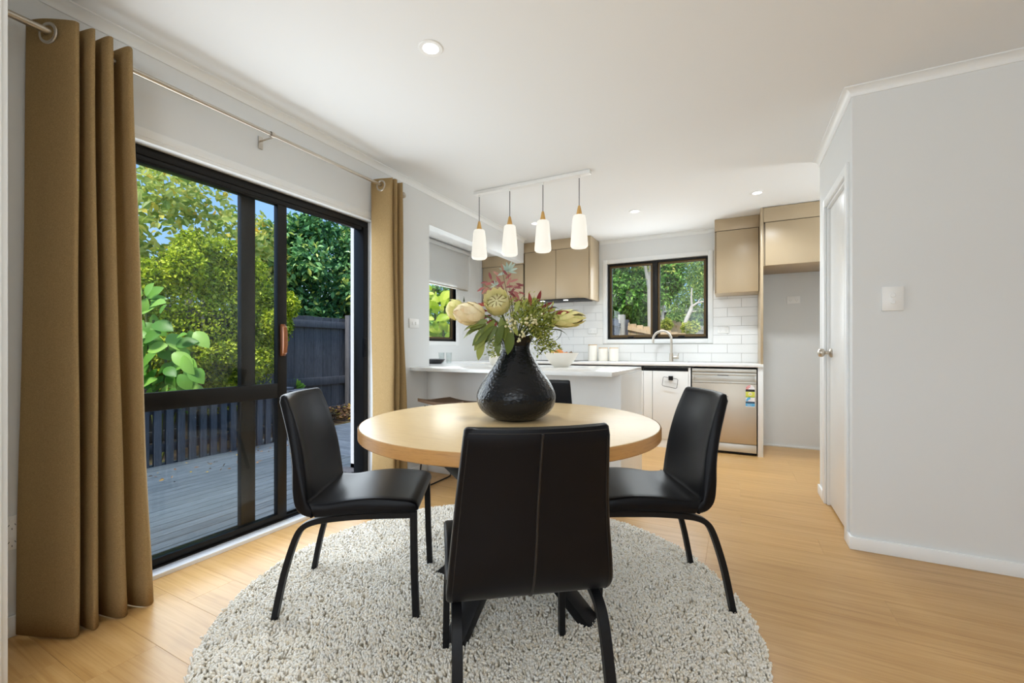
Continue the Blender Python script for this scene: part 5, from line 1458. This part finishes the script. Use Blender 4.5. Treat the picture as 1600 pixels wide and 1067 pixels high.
# ---- view from the kitchen window
def px_ground(x_, y_, D_): return at(x_, y_, D_)
bank = MB()
bank.add([(-9,9.5,-.45),(24,9.5,-.45),(24,40,3.4),(-9,40,3.4),(-9,9.5,-1),(24,9.5,-1),(24,40,-1),(-9,40,-1)], [(0,1,2,3),(7,6,5,4),(0,4,5,1),(1,5,6,2),(2,6,7,3),(3,7,4,0)])
bank.box(-9, 24, 40, 60, -1, 3.4)
struct('ground_bank', bank, M.grass)
def fenceline(label, p0, p1, h0, h1, zb, mat_, pw, rail_side=-1, name='paling_fence', cap=False):
    """palings between two plan points with tops sloping h0 -> h1"""
    p0, p1 = Vector((*p0, 0)), Vector((*p1, 0))
    d = (p1-p0); Ln = d.length; d.normalize(); nrm = Vector((d.y, -d.x, 0))
    f_ = thing(name, label, 'fence', (p0+p1)/2 + UP*zb)
    k = int(Ln/pw)
    if k <= 90:
        for i in range(k):
            s = (i+.5)/k; c_ = p0 + d*(Ln*s); zt = h0+(h1-h0)*s
            part('paling', MB().obox(c_ + UP*((zt+zb)/2), d, nrm, UP, pw/2-.004, .009, (zt-zb)/2), mat_, f_)
    for dz in (.12, .75):
        a_, b_ = p0 + nrm*.03, p1 + nrm*.03
        v = []
        for p, z in ((a_, h0-dz), (b_, h1-dz)):
            for i, j in ((-1,-1),(1,-1),(1,1),(-1,1)):
                v.append(p + nrm*(.02*i) + UP*(z+.045*j))
        part('rail', MB().add(v, [(0,3,2,1),(4,5,6,7),(0,1,5,4),(1,2,6,5),(2,3,7,6),(3,0,4,7)]), mat_, f_)
    np_ = max(2, int(Ln/2.4)+1)
    for i in range(np_):
        s = i/(np_-1); c_ = p0 + d*(Ln*s) + nrm*.07; zt = h0+(h1-h0)*s+.05
        part('post', MB().obox(c_ + UP*((zt+zb)/2), d, nrm, UP, .05, .05, (zt-zb)/2), mat_, f_)
    return f_
def plan(x_, D_):
    p = at(x_, HY, D_); return (p.x, p.y)
def zat(y_, D_): return CAMH + (HY-y_)/FPX*D_
fenceline('short dark grey paling fence at the left of the sink window view', plan(945,9.2), plan(974,10.2), zat(493,9.2), zat(503,10.2), -.45, M.slat, .15)
fenceline('new raw pine paling fence dropping to the right outside the sink window', plan(974,10.2), plan(1120,9.2), zat(503,10.2), zat(531,9.2), -.45, M.pine, .15)
fenceline('pale weathered paling fence higher up the bank outside the sink window', plan(982,18), plan(1072,17), zat(483,18), zat(506,17), .0, M.pine, .18)
fenceline('grey weathered paling fence at the right of the sink window view', plan(1040,21), plan(1125,18), zat(500,21), zat(514,18), .3, M.greyfence, .18)
tp_ = plan(974,10.1)
solo('fence_post', MB().box(tp_[0]-.07, tp_[0]+.07, tp_[1]-.24, tp_[1]-.10, -.45, zat(492,10.0)), M.greyfence, 'pale square post where the dark and pine fences meet', 'post', (tp_[0], tp_[1]-.12, -.45), 0.006)
# neighbour's house
hb = at(1052, 490, 32)
hs = thing('neighbour_house', 'grey-roofed house up the slope seen through the sink window', 'house', (hb.x, hb.y, 1.0))
part('wall', MB().box(hb.x-3.2, hb.x+2.2, hb.y, hb.y+5, 1.0, zat(487,32)), M.shed, hs)
part('window', MB().box(hb.x-.2, hb.x+1.2, hb.y-.05, hb.y-.002, 2.2, 3.2), M.blackgloss, hs)
part('roof', MB().prism([(hb.x-4.0, zat(488,32)),(hb.x+2.8, zat(488,32)),(hb.x+1.4, zat(476,32)),(hb.x-2.6, zat(476,32))], hb.y-.6, hb.y+5.6), M.roof, hs)
# trees in the sink window
tb_ = at(980, 520, 12.5)
shrub('tree', 'dense green tree filling the left pane of the sink window', 'tree', (tb_.x, tb_.y, -.45), lumpy((-.20,0,3.25), (1.10,1.1,1.60), 26, 5, (.3,.5)), 15000, .13, .5, M.f_tree, [([(0,0,0),(.05,0,1.0),(0,0,2.4)], .09, .05)], 5)
tt_ = at(1014, 545, 11.2)
trk = thing('tree', 'tall bare-trunked gum whose pale forked trunk stands left of the window mullion', 'tree', (tt_.x, tt_.y, -.45))
def P3(x_, y_, D_=11.2): return at(x_, y_, D_)
part('trunk', MB().tube([P3(1017,560),P3(1016,500),P3(1015,450),P3(1010,425),P3(1005,400),P3(1001,380)], [.075,.07,.065,.045,.04,.03], 10).tube([P3(1015,450),P3(1015,425),P3(1017,395),P3(1020,375)], [.045,.035,.03,.025], 9), M.palebark, trk)
cl_ = foliage_quads(*(lambda n_, r_: (np.array([tuple(P3(1018, 372, 11.2))])[0] + r_.normal(0, 1, (n_,3))*[.4,.4,.4] - np.array([0,0,0]) - np.array([tt_.x, tt_.y, -.45]), r_.normal(0,1,(n_,3)), r_.normal(0,1,(n_,3))+[0,0,1], r_.uniform(.06,.13,n_), .4))(1500, np.random.default_rng(8)))
o = link('foliage', bigmesh('foliage', cl_, LF, M.f_yel, np.random.default_rng(9).uniform(0,1,1500), False), trk); o['kind'] = 'stuff'
gt = at(1072, 520, 22)
lp = []
for (x_, y_, r0_) in ((1048,420,1.3),(1040,450,1.2),(1062,430,1.1),(1070,445,1.0),(1085,420,1.3),(1098,440,1.2),(1078,460,1.1),(1060,470,1.2),(1098,470,1.3),(1105,495,1.2),(1090,498,1.1),(1068,480,1.0),(1045,470,.9),(1100,410,1.3),(1112,450,1.4),(1056,490,.7),(1088,400,1.0)):
    p = at(x_, y_, 22 + random.uniform(-1.2,1.2)); lp.append(((p.x-gt.x, p.y-gt.y, p.z-.3), (r0_*.62,)*3))
def G3(x_, y_): 
    p = at(x_, y_, 20.2); return (p.x-gt.x, p.y-gt.y, p.z-.3)
shrub('tree', 'spreading gum tree with pale leaning branches in the right pane of the sink window', 'tree', (gt.x, gt.y, .3), lp, 6800, .17, .36, M.f_gum, [([G3(1066,520),G3(1072,500),G3(1079,485),G3(1081,478)], .10, .075), ([G3(1081,478),G3(1080,465),G3(1081,450)], .055, .03), ([G3(1081,479),G3(1090,473),G3(1100,471),G3(1108,474)], .055, .025), ([G3(1088,475),G3(1095,466)], .03, .015), ([G3(1079,487),G3(1088,486)], .03, .02)], 7, .35, M.palebark)
dt = at(1040, 530, 16)
lp = []
for (x_, y_, r0_) in ((1034,410,.9),(1038,430,.9),(1034,452,.7),(1044,415,.7),(1046,440,.6)):
    p = at(x_, y_, 16); lp.append(((p.x-dt.x, p.y-dt.y, p.z+.2), (r0_*.75,)*3))
shrub('tree', 'darker tree crown just right of the sink window mullion', 'tree', (dt.x, dt.y, -.2), lp, 5000, .15, .45, M.f_tree, [([(0,0,0),(-.1,0,2.0),(-.1,0,3.2)], .08, .04)], 17, trunkmat=M.palebark)
for i, (x_, y_, D_, r0_, lab, m_) in enumerate(((1079,512,15,.22,'yellow-green bush low in the right pane of the sink window',M.f_yel),(1008,488,19,.55,'pale lime bush behind the pine fence left of the mullion',M.f_yel),(1042,508,14,.14,'small yellowing bush against the pale fence right of the mullion',M.f_yel),(1054,500,19,.3,'thin upright yellow bush beside the house roof',M.f_gum))):
    p = at(x_, y_, D_)
    shrub('bush', lab, 'shrub', (p.x, p.y, p.z-1.0*r0_*2), lumpy((0,0,r0_*2), (r0_*1.2,r0_,r0_), 8, 40+i), 1500, .11, .45, m_, [([(0,0,0),(0,0,r0_*2)], .03, .015)], 50+i)
# far trees closing the view
for i, (x_, y_, D_, r0_, lab) in enumerate(((958,450,44,3.6,'far green tree behind the dense one at the left edge of the sink window'),(1135,440,46,3.6,'far green tree at the right edge of the sink window'))):
    p = at(x_, y_, D_)
    shrub('tree', lab, 'tree', (p.x, p.y, 3.38), lumpy((0,0,p.z-3.4), (r0_,r0_,r0_), 16, 60+i), 6000, .34, .5, M.f_gum if i else M.f_tree, [([(0,0,0),(0,0,p.z-3.4)], .2, .1)], 70+i)
